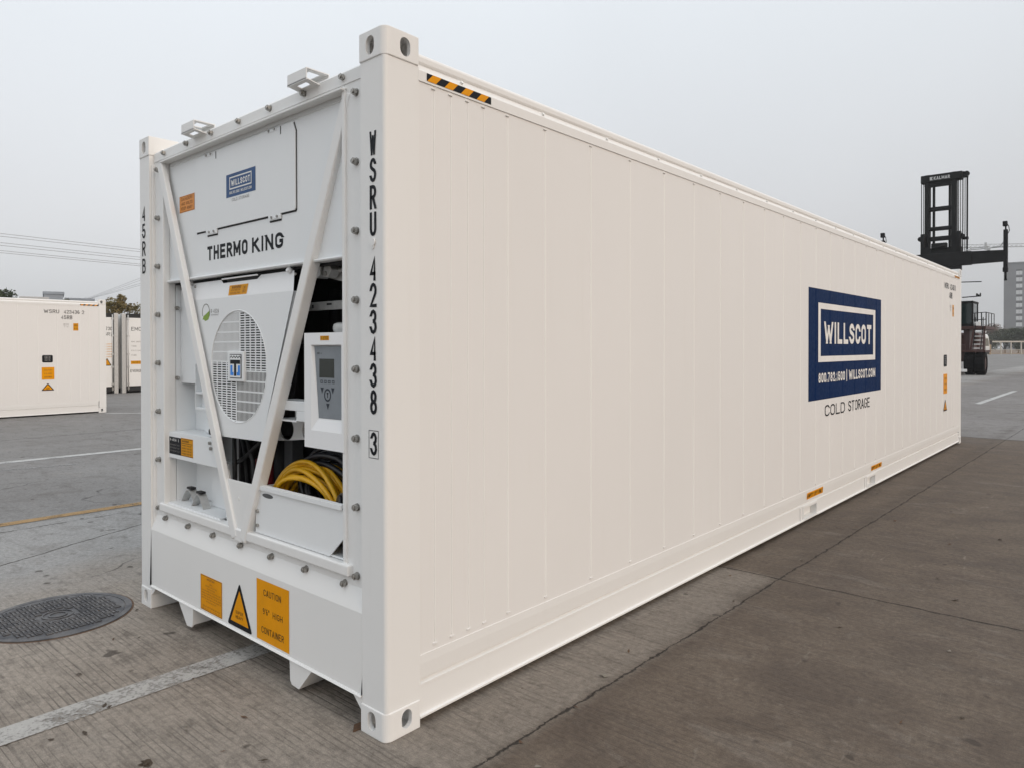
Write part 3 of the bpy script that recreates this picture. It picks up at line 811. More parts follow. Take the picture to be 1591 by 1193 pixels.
# --- lifting lugs on the header
def lug(x0, x1):
    t = .004
    yb, yf = .075, -.045
    prof = [(.024, 2.776), (yf, 2.788), (yf, 2.838), (yb, 2.838)]
    b = MB()
    xm0, xm1 = x0+(x1-x0)*.28, x0+(x1-x0)*.78
    b.box((x0, yf, 2.784), (x1, yf+t, 2.838), bev=.0015)
    for xa, xb in ((x0, xm0), (xm1, x1)):
        b.box((xa, yf+t, 2.834), (xb, yb, 2.838))
    b.box((xm0, yf+t, 2.834), (xm1, yf+.035, 2.838)); b.box((xm0, yb-.025, 2.834), (xm1, yb, 2.838))
    b.box((x0, yb-t, 2.795), (x1, yb, 2.834))
    for xa, xb in ((x0, xm0), (xm1, x1)): b.poly([(yf, 2.788), (.026, 2.776), (.026, 2.780), (yf, 2.792)], 'x', xa, xb)
    b.poly([(yf, 2.788), (yf+.022, 2.7843), (yf+.022, 2.7883), (yf, 2.792)], 'x', xm0, xm1)
    b.poly([(.004, 2.7797), (.026, 2.776), (.026, 2.780), (.004, 2.7837)], 'x', xm0, xm1)
    b.build('lifting_lug', [M['white']], box_root)
lug(-.645, -.490); lug(-1.735, -1.582)

# --- upper panel with access door
up_ = MB()
up_.box((-2.135, .052, 1.990), (-.295, .085, 2.735))
up_.poly([(.052, 1.988), (.036, 1.990), (.032, 1.996), (.036, 2.002), (.052, 2.006)], 'x', -2.116, -.316)
up_.poly([(.0515, 2.690), (.044, 2.684), (.0515, 2.680)], 'x', -2.09, -.335)
panel = up_.build('upper_panel', [M['unit']], box_root)
out = [(-1.7545, 2.2514), (-1.6366, 2.2514), (-1.6248, 2.2239), (-1.5089, 2.2239), (-1.5069, 2.2514), (-0.9724, 2.2514), (-0.9645, 2.2259), (-0.8584, 2.2259), (-0.8564, 2.2524), (-0.7346, 2.2524), (-0.7267, 2.2603), (-0.7267, 2.6268), (-0.7464, 2.6710), (-1.7290, 2.6710), (-1.7545, 2.6415)]
b = MB(); b.poly(out, 'y', .0445, .0500); door = b.build('access_door', [M['unit']], box_root)
b = MB(); b.poly([(x+(.006 if x > -.76 else 0), z-(.0085 if z < 2.29 else 0)) for x, z in out[:-1]], 'y', .0503, .0516); b.build('gasket', [M['seal']], door)
for hx, hz, slot in ((-1.5963, 2.6681, -1.5128), (-0.9331, 2.6700, -0.8525), (-1.5639, 2.2406, None), (-0.9095, 2.2416, None)):
    b = MB(); b.box((hx-.045, .0425, hz-.012), (hx+.045, .0447, hz+.004), 0, bev=.001)
    for dx in (-.026, .026): b.cyl((hx+dx, .0427, hz-.002), (hx+dx, .0370, hz-.002), .0065, 8, 1)
    if slot: b.box((slot-.003, .0433, hz-.037), (slot+.003, .0448, hz+.002), 2)
    b.build('hinge', [M['unit'], M['steel'], M['seal']], door)
b = MB()
b.face([(-1.3969, 0.0437, 2.3978), (-1.0913, 0.0437, 2.3978), (-1.0913, 0.0437, 2.5197), (-1.3969, 0.0437, 2.5197)], 0)
b.face([(-1.3605, 0.0431, 2.4961), (-1.1296, 0.0431, 2.4961), (-1.1296, 0.0431, 2.5030), (-1.3605, 0.0431, 2.5030)], 1)
b.face([(-1.3605, 0.0431, 2.4371), (-1.1296, 0.0431, 2.4371), (-1.1296, 0.0431, 2.4440), (-1.3605, 0.0431, 2.4440)], 1)
b.face([(-1.3605, 0.0431, 2.4440), (-1.3536, 0.0431, 2.4440), (-1.3536, 0.0431, 2.4961), (-1.3605, 0.0431, 2.4961)], 1)
b.face([(-1.1365, 0.0431, 2.4440), (-1.1296, 0.0431, 2.4440), (-1.1296, 0.0431, 2.4961), (-1.1365, 0.0431, 2.4961)], 1)
b.text('WILLSCOT', (-1.3418, 0.0431, 2.4538), (0.1965, 0, 0), (0, 0, 0.0314), 1, 0.018)
b.text('800.782.1500 | WILLSCOT.COM', (-1.3605, 0.0431, 2.4126), (0.2309, 0, 0), (0, 0, 0.0147), 1, 0.01)
b.build('company_sticker', [M['blue'], M['letter']], door)
b = MB(); b.text('COLD STORAGE', (-1.3359, 0.0433, 2.3733), (0.1808, 0, 0), (0, 0, 0.0147), 0, 0); b.build('lettering', [M['greyink']], door)
b = MB()
b.face([(-1.9795, 0.0512, 2.3900), (-1.7850, 0.0512, 2.3900), (-1.7850, 0.0512, 2.4863), (-1.9795, 0.0512, 2.4863)], 0)
b.text('DANGER!', (-1.9550, 0.0506, 2.4588), (0.1435, 0, 0), (0, 0, 0.0177), 1, 0.005)
b.text('460 VOLTS', (-1.9550, 0.0506, 2.4312), (0.1435, 0, 0), (0, 0, 0.0177), 1, 0.005)
b.text('KEEP AWAY', (-1.9550, 0.0506, 2.4037), (0.1435, 0, 0), (0, 0, 0.0177), 1, 0.005)
b.face([(-1.9766, 0.0507, 2.3929), (-1.7879, 0.0507, 2.3929), (-1.7879, 0.0507, 2.3949), (-1.9766, 0.0507, 2.3949)], 1)
b.face([(-1.9766, 0.0507, 2.4814), (-1.7879, 0.0507, 2.4814), (-1.7879, 0.0507, 2.4833), (-1.9766, 0.0507, 2.4833)], 1)
b.face([(-1.9766, 0.0507, 2.3949), (-1.9746, 0.0507, 2.3949), (-1.9746, 0.0507, 2.4814), (-1.9766, 0.0507, 2.4814)], 1)
b.face([(-1.7899, 0.0507, 2.3949), (-1.7879, 0.0507, 2.3949), (-1.7879, 0.0507, 2.4814), (-1.7899, 0.0507, 2.4814)], 1)
b.build('danger_sticker', [M['peach'], M['brownink']], panel)
b = MB(); b.text('THERMO', (-1.6317, 0.0512, 2.0844), (0.4441, 0, 0), (0, 0, 0.0776), 0, 0.024); b.text('KING', (-1.1424, 0.0512, 2.0844), (0.2967, 0, 0), (0, 0, 0.0776), 0, 0.024)
b.build('maker_lettering', [M['ink']], panel)

# --- dark machine compartment behind
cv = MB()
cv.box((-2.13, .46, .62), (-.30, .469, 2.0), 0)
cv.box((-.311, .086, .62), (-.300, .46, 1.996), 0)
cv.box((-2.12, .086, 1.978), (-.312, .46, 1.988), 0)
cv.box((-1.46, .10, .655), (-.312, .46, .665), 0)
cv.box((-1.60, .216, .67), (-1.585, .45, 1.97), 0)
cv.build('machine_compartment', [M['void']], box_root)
lw = MB()
lw.box((-2.130, .086, .62), (-2.119, .46, 1.985), 0)
lw.box((-2.118, .115, 1.388), (-1.60, .125, 1.952), bev=.003)
lw.box((-2.118, .205, .68), (-1.60, .215, 1.386), 0)
lw.box((-2.118, .034, .668), (-1.46, .21, .677), 0)
lw.box((-1.80, .150, .677), (-1.60, .204, .945), bev=.006)
lw.box((-1.842, .078, 1.242), (-1.60, .115, 1.258), bev=.003); lw.box((-1.842, .078, 1.334), (-1.60, .115, 1.346), bev=.003)
lw.poly([(-1.842, 1.258), (-1.842, 1.50), (-1.828, 1.50), (-1.70, 1.346), (-1.70, 1.258)], 'y', .112, .118)
lw.box((-1.843, .076, 1.242), (-1.838, .20, 1.505), 0)
lw.build('side_liner', [M['unit']], box_root)
for x, y, z in ((-2.108, .09, 1.84), (-2.108, .09, 1.418)):
    b = MB(); b.cyl((-2.119, y, z), (-2.100, y, z), .012, 8); b.cyl((-2.1, y, z), (-2.085, y, z), .007, 8); b.build('bolt', [M['steel']], box_root)
sh = MB()
sh.poly([(-2.118, .945), (-2.118, 1.100), (-1.525, 1.106), (-1.465, .945)], 'y', .040, .048, bev=.002)
sh.box((-2.118, .048, 1.092), (-1.66, .20, 1.099)); sh.box((-2.118, .048, .945), (-1.62, .20, .952))
shelf = sh.build('shelf', [M['unit']], box_root)
b = MB(); y = .0392
b.face([(-2.108, y, .970), (-1.947, y, .970), (-1.947, y, 1.072), (-2.108, y, 1.072)], 0)
b.face([(-1.947, y, .970), (-1.794, y, .970), (-1.794, y, 1.076), (-1.947, y, 1.076)], 1)
y -= .0006
b.text('R-452A', (-2.095, y, 1.048), (.085, 0, 0), (0, 0, .015), 2, .01); b.text('!', (-1.985, y, 1.046), (.006, 0, 0), (0, 0, .018), 2, .02)
for i in range(3): b.text('REFRIGERANT ONLY', (-2.095, y, 1.022-i*.018), (.13, 0, 0), (0, 0, .008), 3)
b.text('WARNING', (-1.935, y, 1.052), (.09, 0, 0), (0, 0, .013), 0, .01)
for i in range(4): b.text('DISCONNECT POWER FIRST', (-1.935, y, 1.030-i*.016), (.125, 0, 0), (0, 0, .007), 0)
for z in (1.044, .972, 1.07): b.face([(-1.942, y, z), (-1.799, y, z), (-1.799, y, z+.0025), (-1.942, y, z+.0025)], 0)
b.build('warning_label', [M['ink'], M['amber'], M['letter'], M['greyink']], shelf)
for x, z in ((-1.580, 1.076), (-1.568, 1.047)):
    b = MB(); b.cyl((x, .040, z), (x, .028, z), .0095, 8); b.build('screw', [M['steel']], shelf)
# clamps on the compartment floor
for x0, x1, yy in ((-2.05, -1.925, .095), (-1.865, -1.765, .072)):
    b = MB()
    arc = [(x0+(x1-x0)*t, .682+.075*math.sin(PI*(.12+.76*t))) for t in [i/8 for i in range(9)]]
    pts = [(x0-.025, .682)] + arc + [(x1+.025, .682)]
    low = [(p_[0], p_[1]-.006) for p_ in pts][::-1]
    b.poly(pts+low, 'y', yy, yy+.045, 0)
    b.box(((x0+x1)/2-.03, yy+.005, .757), ((x0+x1)/2+.03, yy+.038, .770), 1, bev=.003)
    b.build('clamp', [M['galv'], M['black']], box_root)
b = MB(); b.box((-1.83, .12, 1.10), (-1.63, .19, 1.19), 0, bev=.02); b.cyl((-1.66, .11, 1.13), (-1.66, .075, 1.13), .018, 10, 1); b.cyl((-1.61, .10, 1.16), (-1.61, .07, 1.16), .016, 10, 2)
b.cyl((-1.62, .12, 1.11), (-1.52, .10, 1.22), .012, 8, 1); b.cyl((-1.70, .13, 1.19), (-1.70, .13, 1.22), .02, 10, 0)
b.build('expansion_tank', [M['unit'], M['black'], M['dunnage']], box_root)

# --- condenser cover with fan grille
FX, FZ, FR, FY = -1.284, 1.502, .294, .045
out = [(-1.850, 1.870), (-.745, 1.870), (-1.040, 1.130), (-1.500, 1.122)]
base = bm_poly(out, 'y', FY, FY+.008)
circ = [(FX+FR*math.cos(2*PI*i/96), FZ+FR*math.sin(2*PI*i/96)) for i in range(96)]
me = boolean_cut(base, [bm_poly(circ, 'y', FY-.02, FY+.03)])
cc = MB(); cc.add_mesh(me)
for a, c_ in ((out[0], out[3]), (out[1], out[2])):
    cc.face([(a[0], FY, a[1]), (c_[0], FY, c_[1]), (c_[0], .10, c_[1]), (a[0], .10, a[1])])
cc.face([(out[3][0], FY+.002, out[3][1]), (out[2][0], FY+.002, out[2][1]), (out[2][0], .12, out[2][1]), (out[3][0], .12, out[3][1])])
# rolled rim round the opening
cc.tube([(q[0], FY+.001, q[1]) for q in circ], .0035, 6, closed=True)
cover = cc.build('condenser_cover', [M['unit']], box_root)
fl = MB()
zt, yt, yb = 1.970, .066, FY
def flp(x, t, o=0.0):                       # a point on the sloping flap, t = 0 at the fold
    return (x, yb+(yt-yb)*t-o, 1.870+(zt-1.870)*t)
XL, XR = (-1.850, -1.895), (-.745, -.760)
fl.face([flp(-1.850, 0), flp(-.745, 0), flp(-.765, .80), flp(-1.11, .80), flp(-1.14, .80), flp(-1.44, .80), flp(-1.47, .80), flp(-1.885, .80)])
fl.face([flp(-1.885, .80), flp(-1.47, .80), flp(-1.50, 1), flp(-1.893, 1)])
fl.face([flp(-1.11, .80), flp(-.765, .80), flp(-.772, 1), flp(-1.08, 1)])
fl.face([flp(-1.44, .80), flp(-1.14, .80), (-1.14, .09, 1.950), (-1.44, .09, 1.950)], 1)
fl.box((-1.44, .070, 1.950), (-1.10, .09, 1.978), 1)
fl.box((-1.46, .046, 1.966), (-1.09, .056, 1.973), 0, bev=.002)
for x in (-1.85, -.80):
    fl.cyl(flp(x, .98), flp(x, 1.08, .02), .014, 10, 0)
    fl.cyl(flp(x+.05, .80, -.002), flp(x+.05, .80, .006), .007, 8, 2)
fl.build('cover_flap', [M['flap'], M['black'], M['steel']], cover)
b = MB()
P_ = [flp(-1.384, .08, .0012), flp(-1.190, .08, .0012), flp(-1.190, .62, .0012), flp(-1.390, .62, .0012)]
b.face(P_, 0)
b.text('WARNING', flp(-1.36, .42, .002), (.10, 0, 0), tuple(Vector(flp(0, .16))-Vector(flp(0, 0))), 1, .01)
for i in range(2): b.text('ROTATING FAN', flp(-1.365, .30-i*.16, .002), (.10, 0, 0), tuple(Vector(flp(0, .09))-Vector(flp(0, 0))), 1)
for i in range(2): b.text('(X)', flp(-1.24, .36-i*.2, .002), (.035, 0, 0), tuple(Vector(flp(0, .16))-Vector(flp(0, 0))), 1, .01)
b.build('warning_label', [M['amber'], M['brownink']], cover)
# grille: four pinwheel quarters of slotted bars
gr = MB()
def clip(u, o0):                            # half chord of the circle at offset u
    return math.sqrt(max(0, FR*FR-u*u))
def bar_h(z, xa, xb, hz, dep=.004):
    c = clip(z-FZ, 0); xa = max(xa, FX-c); xb = min(xb, FX+c)
    if xb-xa > .004: gr.box((xa, FY+.002, z-hz/2), (xb, FY+.002+dep, z+hz/2))
def bar_v(x, za, zb, hx, dep=.0022):
    c = clip(x-FX, 0); za = max(za, FZ-c); zb = min(zb, FZ+c)
    if zb-za > .004: gr.box((x-hx/2, FY+.0022, za), (x+hx/2, FY+.0022+dep, zb))
p1, p2 = .0129, .0527
ZL, ZR, XT, XB = 1.525, 1.479, -1.264, -1.306
for i in range(-24, 25):
    z = FZ+i*p1
    if z > ZR: bar_h(z, XT, 0, .0062)
    if z < ZL: bar_h(z, -3, XB, .0062)
    x = FX+i*p1
    if x < XT: bar_v(x, ZL, 3, .0074)
    if x > XB: bar_v(x, 0, ZR, .0046, .0012)
for i in range(-6, 7):
    x = XT+i*p2
    if x >= XT-.001: bar_v(x, ZR, 3, .0085, .003)
    x = XB+i*p2
    if x <= XB+.001: bar_v(x, 0, ZL, .0085, .003)
    z = ZL+i*p2
    if z >= ZL-.001: bar_h(z, -3, XT, .0075, .004)
    z = ZR+i*p2
    if z <= ZR+.001: bar_h(z, XB, 0, .0075, .004)
gr.build('fan_grille', [M['unit']], cover)
fb = MB()
fb.cyl((FX, .18, FZ), (FX, .19, FZ), FR+.05, 48, 0)
for i in range(64):
    a0, a1 = 2*PI*i/64, 2*PI*(i+1)/64
    fb.face([(FX+(FR+.006)*math.cos(a), yy, FZ+(FR+.006)*math.sin(a)) for a, yy in ((a0, .0535), (a1, .0535), (a1, .18), (a0, .18))], 0)
for i in range(8):
    a = 2*PI*i/8
    fb.face([(FX+r_*math.cos(a+o_), .10+dy, FZ+r_*math.sin(a+o_)) for r_, o_, dy in ((.07, 0, 0), (.27, .1, 0), (.27, .45, .02), (.07, .5, .02))], 1)
fb.cyl((FX, .09, FZ), (FX, .13, FZ), .075, 20, 1)
fb.build('fan', [M['void'], M['black']], box_root)
b = MB()
b.box((-1.372, .034, 1.424), (-1.203, .052, 1.582), 0, bev=.004)
b.box((-1.344, .0315, 1.440), (-1.222, .0342, 1.566), 1, bev=.002)
y = .0308
b.face([(-1.340, y, 1.444), (-1.226, y, 1.444), (-1.226, y, 1.562), (-1.340, y, 1.562)], 0)
y -= .0006
zz = [(-1.338+.114*i/8, 1.556 if i % 2 else 1.546) for i in range(9)]
for i in range(8):
    (xa, za), (xb, zb) = zz[i], zz[i+1]
    b.face([(xa, y, za-.003), (xb, y, zb-.003), (xb, y, zb+.003), (xa, y, za+.003)], 1)
b.face([(-1.336, y, 1.515), (-1.230, y, 1.515), (-1.230, y, 1.536), (-1.336, y, 1.536)], 1)
b.face([(-1.295, y, 1.452), (-1.271, y, 1.452), (-1.271, y, 1.515), (-1.295, y, 1.515)], 1)
for x0, x1 in ((-1.334, -1.312), (-1.254, -1.232)): b.face([(x0, y, 1.470), (x1, y, 1.470), (x1, y, 1.508), (x0, y, 1.508)], 2)
for x0, x1 in ((-1.334, -1.300), (-1.266, -1.232)): b.face([(x0, y-.0003, 1.455), (x1, y-.0003, 1.455), (x1, y-.0003, 1.472), (x0, y-.0003, 1.472)], 2)
b.build('maker_badge', [M['unit'], M['ink'], M['cyan']], cover)
b = MB(); y = FY-.0008
el = lambda rx, rz, a0, a1, n=20: [(-1.638+rx*math.cos(a0+(a1-a0)*i/n), 1.797+rz*math.sin(a0+(a1-a0)*i/n)) for i in range(n+1)]
o1, o2 = el(.046, .048, -.4, 3.6), el(.040, .043, -.4, 3.6)
for i in range(20): b.face([(o1[i][0], y, o1[i][1]), (o1[i+1][0], y, o1[i+1][1]), (o2[i+1][0], y, o2[i+1][1]), (o2[i][0], y, o2[i][1])], 0)
b.face([(x, y, z) for x, z in ((-1.678, 1.756), (-1.668, 1.776), (-1.640, 1.786), (-1.595, 1.806), (-1.592, 1.780), (-1.610, 1.756), (-1.645, 1.748), (-1.665, 1.758))], 1)
b.text('R-452A', (-1.580, y, 1.790), (.092, 0, 0), (0, 0, .022), 0); b.text('REFRIGERANT', (-1.578, y, 1.776), (.09, 0, 0), (0, 0, .008), 2)
b.build('leaf_sticker', [M['greyink'], M['leafgreen'], M['greyink']], cover)

# --- the V strut and its foot plate
for s_ in ((-2.147, 2.700, -1.246, .615, .018, .032, .016), (-.293, 2.700, -1.169, .615, .055, .056, .028)):
    b = MB(); b.bar((s_[0], s_[4], s_[1]), (s_[2], s_[6], s_[3]), .060, s_[5], 0, .008); b.build('v_strut', [M['white']], box_root)
b = MB()
b.poly([(-1.375, .912), (-1.042, .912), (-1.165, .615), (-1.25, .615)], 'y', .014, .022, bev=.002)
b.poly([(-1.262, .665), (-1.155, .665), (-1.172, .604), (-1.243, .604)], 'y', .002, .030, bev=.004)
b.cyl((-1.222, .014, .822), (-1.222, .011, .822), .009, 10)
b.poly([(-1.418, .665), (-1.478, .945), (-1.40, .945), (-1.27, .665)], 'y', .050, .056)
b.build('foot_plate', [M['white']], box_root)

# --- right side: braces, control box, bracket, tray
b = MB()
b.box((-.95, .20, 1.783), (-.312, .21, 1.825), 0, bev=.002)
for x in (-.82, -.38): b.box((x-.006, .1985, 1.795), (x+.006, .2005, 1.812), 1)
b.box((-.70, .1985, 1.806), (-.66, .2005, 1.815), 1)
b.box((-.95, .24, 1.50), (-.312, .246, 1.508), 0)
b.cyl((-.66, .16, 1.965), (-.312, .16, 1.955), .012, 10, 0)
b.poly([(-.665, 1.94), (-.665, 1.985), (-.635, 1.998), (-.605, 1.985), (-.605, 1.94), (-.635, 1.925)], 'y', .10, .16, 0, bev=.002)
b.poly([(-.600, 1.93), (-.590, 1.985), (-.555, 1.995), (-.530, 1.960), (-.560, 1.925)], 'y', .11, .16, 0, bev=.002)
b.cyl((-.575, .11, 1.945), (-.575, .10, 1.945), .011, 10, 2)
b.poly([(-.655, 1.935), (-.63, 1.965), (-.312, 1.905), (-.312, 1.865)], 'y', .17, .18, 0)
b.cyl((-.40, .17, 1.91), (-.40, .165, 1.91), .012, 8, 1)
b.build('pipe_brace', [M['galv'], M['black'], M['steel']], box_root)
b = MB()
def rect_frame(x0, x1, z0, z1, hx0, hx1, hz0, hz1, y0, y1, tap):
    b.box((x0, y0, z0), (hx0, y1, z1), 0); b.box((hx1, y0, z0), (x1, y1, z1), 0)
    b.box((hx0, y0, z0), (hx1, y1, hz0), 0); b.box((hx0, y0, hz1), (hx1, y1, z1), 0)
bx = (-.606, -.300, 1.148, 1.666)
# front face with a sunk keypad panel: bevelled well
O = [(-.606, 1.148), (-.302, 1.148), (-.302, 1.666), (-.606, 1.666)]
I = [(-.553, 1.228), (-.318, 1.228), (-.318, 1.612), (-.553, 1.612)]
B_ = [(-.512, 1.284), (-.329, 1.286), (-.329, 1.607), (-.545, 1.607)]
yf, yw = .014, .030
for i in range(4):
    j = (i+1) % 4
    b.face([(O[i][0], yf, O[i][1]), (O[j][0], yf, O[j][1]), (I[j][0], yf, I[j][1]), (I[i][0], yf, I[i][1])])
    b.face([(I[i][0], yf, I[i][1]), (I[j][0], yf, I[j][1]), (B_[j][0], yw, B_[j][1]), (B_[i][0], yw, B_[i][1])])
    b.face([(O[j][0], yf, O[j][1]), (O[i][0], yf, O[i][1]), (O[i][0], .25, O[i][1]), (O[j][0], .25, O[j][1])])
b.face([(x, yw, z) for x, z in B_])
bmesh.ops.bevel(b.bm, geom=[e for e in b.bm.edges if len(e.link_faces) == 2 and e.calc_face_angle(0) > 1.2], offset=.006, segments=2, affect='EDGES')
bmesh.ops.remove_doubles(b.bm, verts=b.bm.verts[:], dist=.0001)
cb = b.build('control_box', [M['flap']], box_root)
b = MB(); y = yw-.002
b.poly([(x, z) for x, z in B_], 'y', y, yw-.0004)
b.build('keypad_panel', [M['panelgrey']], cb)
b = MB(); b.box((-.505, y-.0015, 1.466), (-.392, y+.001, 1.550), bev=.001); b.build('screen', [M['screen']], cb)
b = MB(); y -= .0006
for i in range(4):
    x = -.497+i*.030
    for (x0, x1, z0, z1) in ((x, x+.018, 1.441, 1.444), (x, x+.018, 1.452, 1.455), (x, x+.003, 1.444, 1.452), (x+.015, x+.018, 1.444, 1.452)): b.face([(x0, y, z0), (x1, y, z0), (x1, y, z1), (x0, y, z1)], 0)
    b.text(str(i+1), (x+.006, y, 1.445), (.005, 0, 0), (0, 0, .006), 0)
for c_ in ((-.484, 1.408, -1), (-.402, 1.408, -1), (-.440, 1.338, -1)): b.face([(c_[0]-.013, y, c_[1]+.014), (c_[0], y, c_[1]-.014), (c_[0]+.013, y, c_[1]+.014)], 0)
el = lambda r1_, r2_: [((-.442+r1_*math.cos(2*PI*i/24), y, 1.389+r2_*math.sin(2*PI*i/24))) for i in range(24)]
A_, C_ = el(.027, .029), el(.019, .021)
for i in range(24): b.face([A_[i], A_[(i+1) % 24], C_[(i+1) % 24], C_[i]], 0)
b.text('T', (-.449, y, 1.378), (.014, 0, 0), (0, 0, .022), 1, .03)
b.text('SR-4', (-.522, y, 1.570), (.036, 0, 0), (0, 0, .008), 1, .01)
b.build('keypad_marks', [plain('keypad_ink', (.035, .042, .055), .5, spec=.2), M['ink']], cb)
b = MB(); b.face([(-.477, yf-.0008, 1.632), (-.409, yf-.0008, 1.632), (-.409, yf-.0008, 1.652), (-.477, yf-.0008, 1.652)], 0)
b.text('WARNING', (-.455, yf-.0014, 1.643), (.04, 0, 0), (0, 0, .006), 1); b.text('NO STEP', (-.455, yf-.0014, 1.634), (.04, 0, 0), (0, 0, .006), 1); b.text('!', (-.470, yf-.0014, 1.635), (.004, 0, 0), (0, 0, .014), 1, .02)
b.build('warning_label', [M['amber'], M['ink']], cb)
b = MB()
b.box((-.905, .055, 1.300), (-.606, .16, 1.346), bev=.003)
b.box((-.742, .055, 1.252), (-.606, .16, 1.300), bev=.003)
b.box((-.920, .055, 1.246), (-.742, .16, 1.253)); b.box((-.905, .15, 1.253), (-.742, .16, 1.30))
b.build('step_bracket', [M['unit']], box_root)
plate = bm_poly([(-1.25, 1.100), (-.80, 1.148), (-.32, 1.148), (-.32, 1.24), (-1.25, 1.24)], 'y', .19, .20)
cut = [bm_poly([(c_+.070*math.cos(2*PI*i/32), 1.182+.060*math.sin(2*PI*i/32)) for i in range(32)], 'y', .15, .25) for c_ in (-1.055, -.835)]
me = boolean_cut(plate, cut); b = MB(); b.add_mesh(me); b.build('pipe_plate', [M['unit']], box_root)
b = MB()
b.box((-.86, .111, 1.62), (-.80, .30, 1.66), 0, bev=.01); b.box((-.52, .10, 1.665), (-.32, .25, 1.715), 1, bev=.02)
b.cyl((-.9, .40, 1.2), (-.9, .40, 1.9), .05, 12, 0); b.cyl((-.6, .42, 1.7), (-.6, .42, 1.97), .04, 12, 0)
b.cyl((-1.36, .24, .67), (-1.36, .24, .99), .050, 16, 2); b.cyl((-1.36, .24, .99), (-1.36, .24, 1.02), .03, 12, 0); b.cyl((-1.36, .33, .67), (-1.36, .33, 1.1), .07, 16, 0)
b.box((-1.45, .32, .67), (-1.22, .40, 1.10), 3, bev=.01)
for pth in ([(-1.62, .24, 1.12), (-1.50, .20, 1.0), (-1.44, .20, .67)], [(-1.55, .16, .95), (-1.42, .16, 1.0), (-1.28, .18, 1.10), (-1.20, .2, 1.14)], [(-1.47, .12, 1.13), (-1.46, .12, .67)], [(-.98, .30, 1.10), (-.90, .33, 1.02), (-.70, .35, 1.10), (-.45, .33, 1.05)], [(-1.45, .18, 1.12), (-1.34, .16, .98), (-1.30, .15, .80), (-1.28, .16, .67)], [(-1.10, .16, 1.12), (-1.22, .15, 1.0), (-1.30, .17, .92)], [(-1.42, .2, 1.1), (-1.40, .2, .67)]):
    b.tube(pth, .013, 8, 0)
b.build('compressor_piping', [M['black'], M['galv'], M['red'], plain('dark_grey_metal', (.10, .105, .11), .5)], box_root)
b = MB()
b.poly([(-1.075, .672), (-1.062, .896), (-.300, .892), (-.300, .778), (-.315, .778), (-.432, .672)], 'y', .028, .034)
b.poly([(.016, .894), (.016, .914), (.036, .918), (.050, .914), (.050, .908), (.034, .908), (.026, .896)], 'x', -1.070, -.330)
b.box((-1.07, .034, .672), (-.312, .44, .680), 0); b.box((-1.075, .034, .680), (-1.067, .44, .90), 0)
for x, z in ((-1.050, .782), (-1.050, .710)): b.cyl((x, .028, z), (x, .018, z), .009, 8, 1)
tr = b.build('cable_tray', [M['unit'], M['steel']], box_root)
b = MB(); b.poly([(-.957+.050*math.cos(a)*1.0, .869-.0+.011*math.sin(a)-.14*(.05*math.cos(a))*0) for a in [2*PI*i/24 for i in range(24)]], 'y', .0268, .0278); b.build('hand_hole', [plain('slot_shadow', (.09, .095, .10), .7)], tr)

# --- front stickers on the skirt, serial letters on the posts
b = MB(); y = -.0012
b.face([(-1.620, y, .162), (-1.374, y, .162), (-1.374, y, .356), (-1.620, y, .356)], 0)
y -= .0006
for x0, x1, z0, z1 in ((-1.617, -1.377, .165, .167), (-1.617, -1.377, .351, .353), (-1.617, -1.615, .165, .353), (-1.379, -1.377, .165, .353)): b.face([(x0, y, z0), (x1, y, z0), (x1, y, z1), (x0, y, z1)], 1)
b.text('IMPORTANT', (-1.545, y, .333), (.09, 0, 0), (0, 0, .011), 2, .015)
for i, (t, wd) in enumerate((('NOTICE', .03), ('GENSET MOUNTING', .13), ('INSTRUCTIONS', .09), ('THIS CONTAINER IS FITTED WITH A UNIT', .22), ('CAPABLE OF CARRYING A GENERATOR SET ON', .22), ('THE FRONT END AND MUST NOT BE LOADED', .22), ('ABOVE THE RATED GROSS MASS SHOWN ON', .22), ('THE DOOR END PLATE', .12), ('', 0), ('CHECK ALL BOLTS BEFORE AND AFTER', .20), ('EACH TRIP', .2))):
    if t: b.text(t, (-1.497-wd/2, y, .312-i*.0142), (wd, 0, 0), (0, 0, .0075), 2)
b.build('notice_sticker', [M['orange'], M['ink'], M['brownink']], box_root)
b = MB(); tri(b, 'y', -1.187, .160, .256, .236, .0012)
b.text('SUPER', (-1.225, -.0026, .232), (.075, 0, 0), (0, 0, .016), 0); b.text('HEAVY', (-1.225, -.0026, .208), (.075, 0, 0), (0, 0, .016), 0)
b.build('heavy_triangle', [M['ink'], M['orange']], box_root)
b = MB(); y = -.0012
b.face([(-1.015, y, .162), (-.718, y, .162), (-.718, y, .460), (-1.015, y, .460)], 0)
y -= .0006
b.text('CAUTION', (-.948, y, .386), (.160, 0, 0), (0, 0, .032), 1)
b.text("9'6\"", (-.955, y, .295), (.062, 0, 0), (0, 0, .030), 1); b.text('HIGH', (-.863, y, .294), (.088, 0, 0), (0, 0, .030), 1)
b.text('CONTAINER', (-.968, y, .201), (.204, 0, 0), (0, 0, .032), 1)
b.build('caution_sticker', [M['orange'], M['ink']], box_root)
b = MB()
vertical_text(b, 'WSRU', -.075, .043, 2.482, .1100, .098)
vertical_text(b, '423438', -.075, .045, 1.972, .1088, .100)
vertical_text(b, '3', -.074, .043, 1.256, .1, .096)
for x0, x1, z0, z1 in ((-.107, -.043, 1.148, 1.1505), (-.107, -.043, 1.2605, 1.263), (-.107, -.1045, 1.1505, 1.2605), (-.0455, -.043, 1.1505, 1.2605)): b.face([(x0, -.0015, z0), (x1, -.0015, z0), (x1, -.0015, z1), (x0, -.0015, z1)])
b.build('serial_lettering', [M['ink']], box_root)
b = MB(); vertical_text(b, '45RB', -2.364, .050, 2.476, .108, .092); b.build('size_lettering', [M['ink']], box_root)
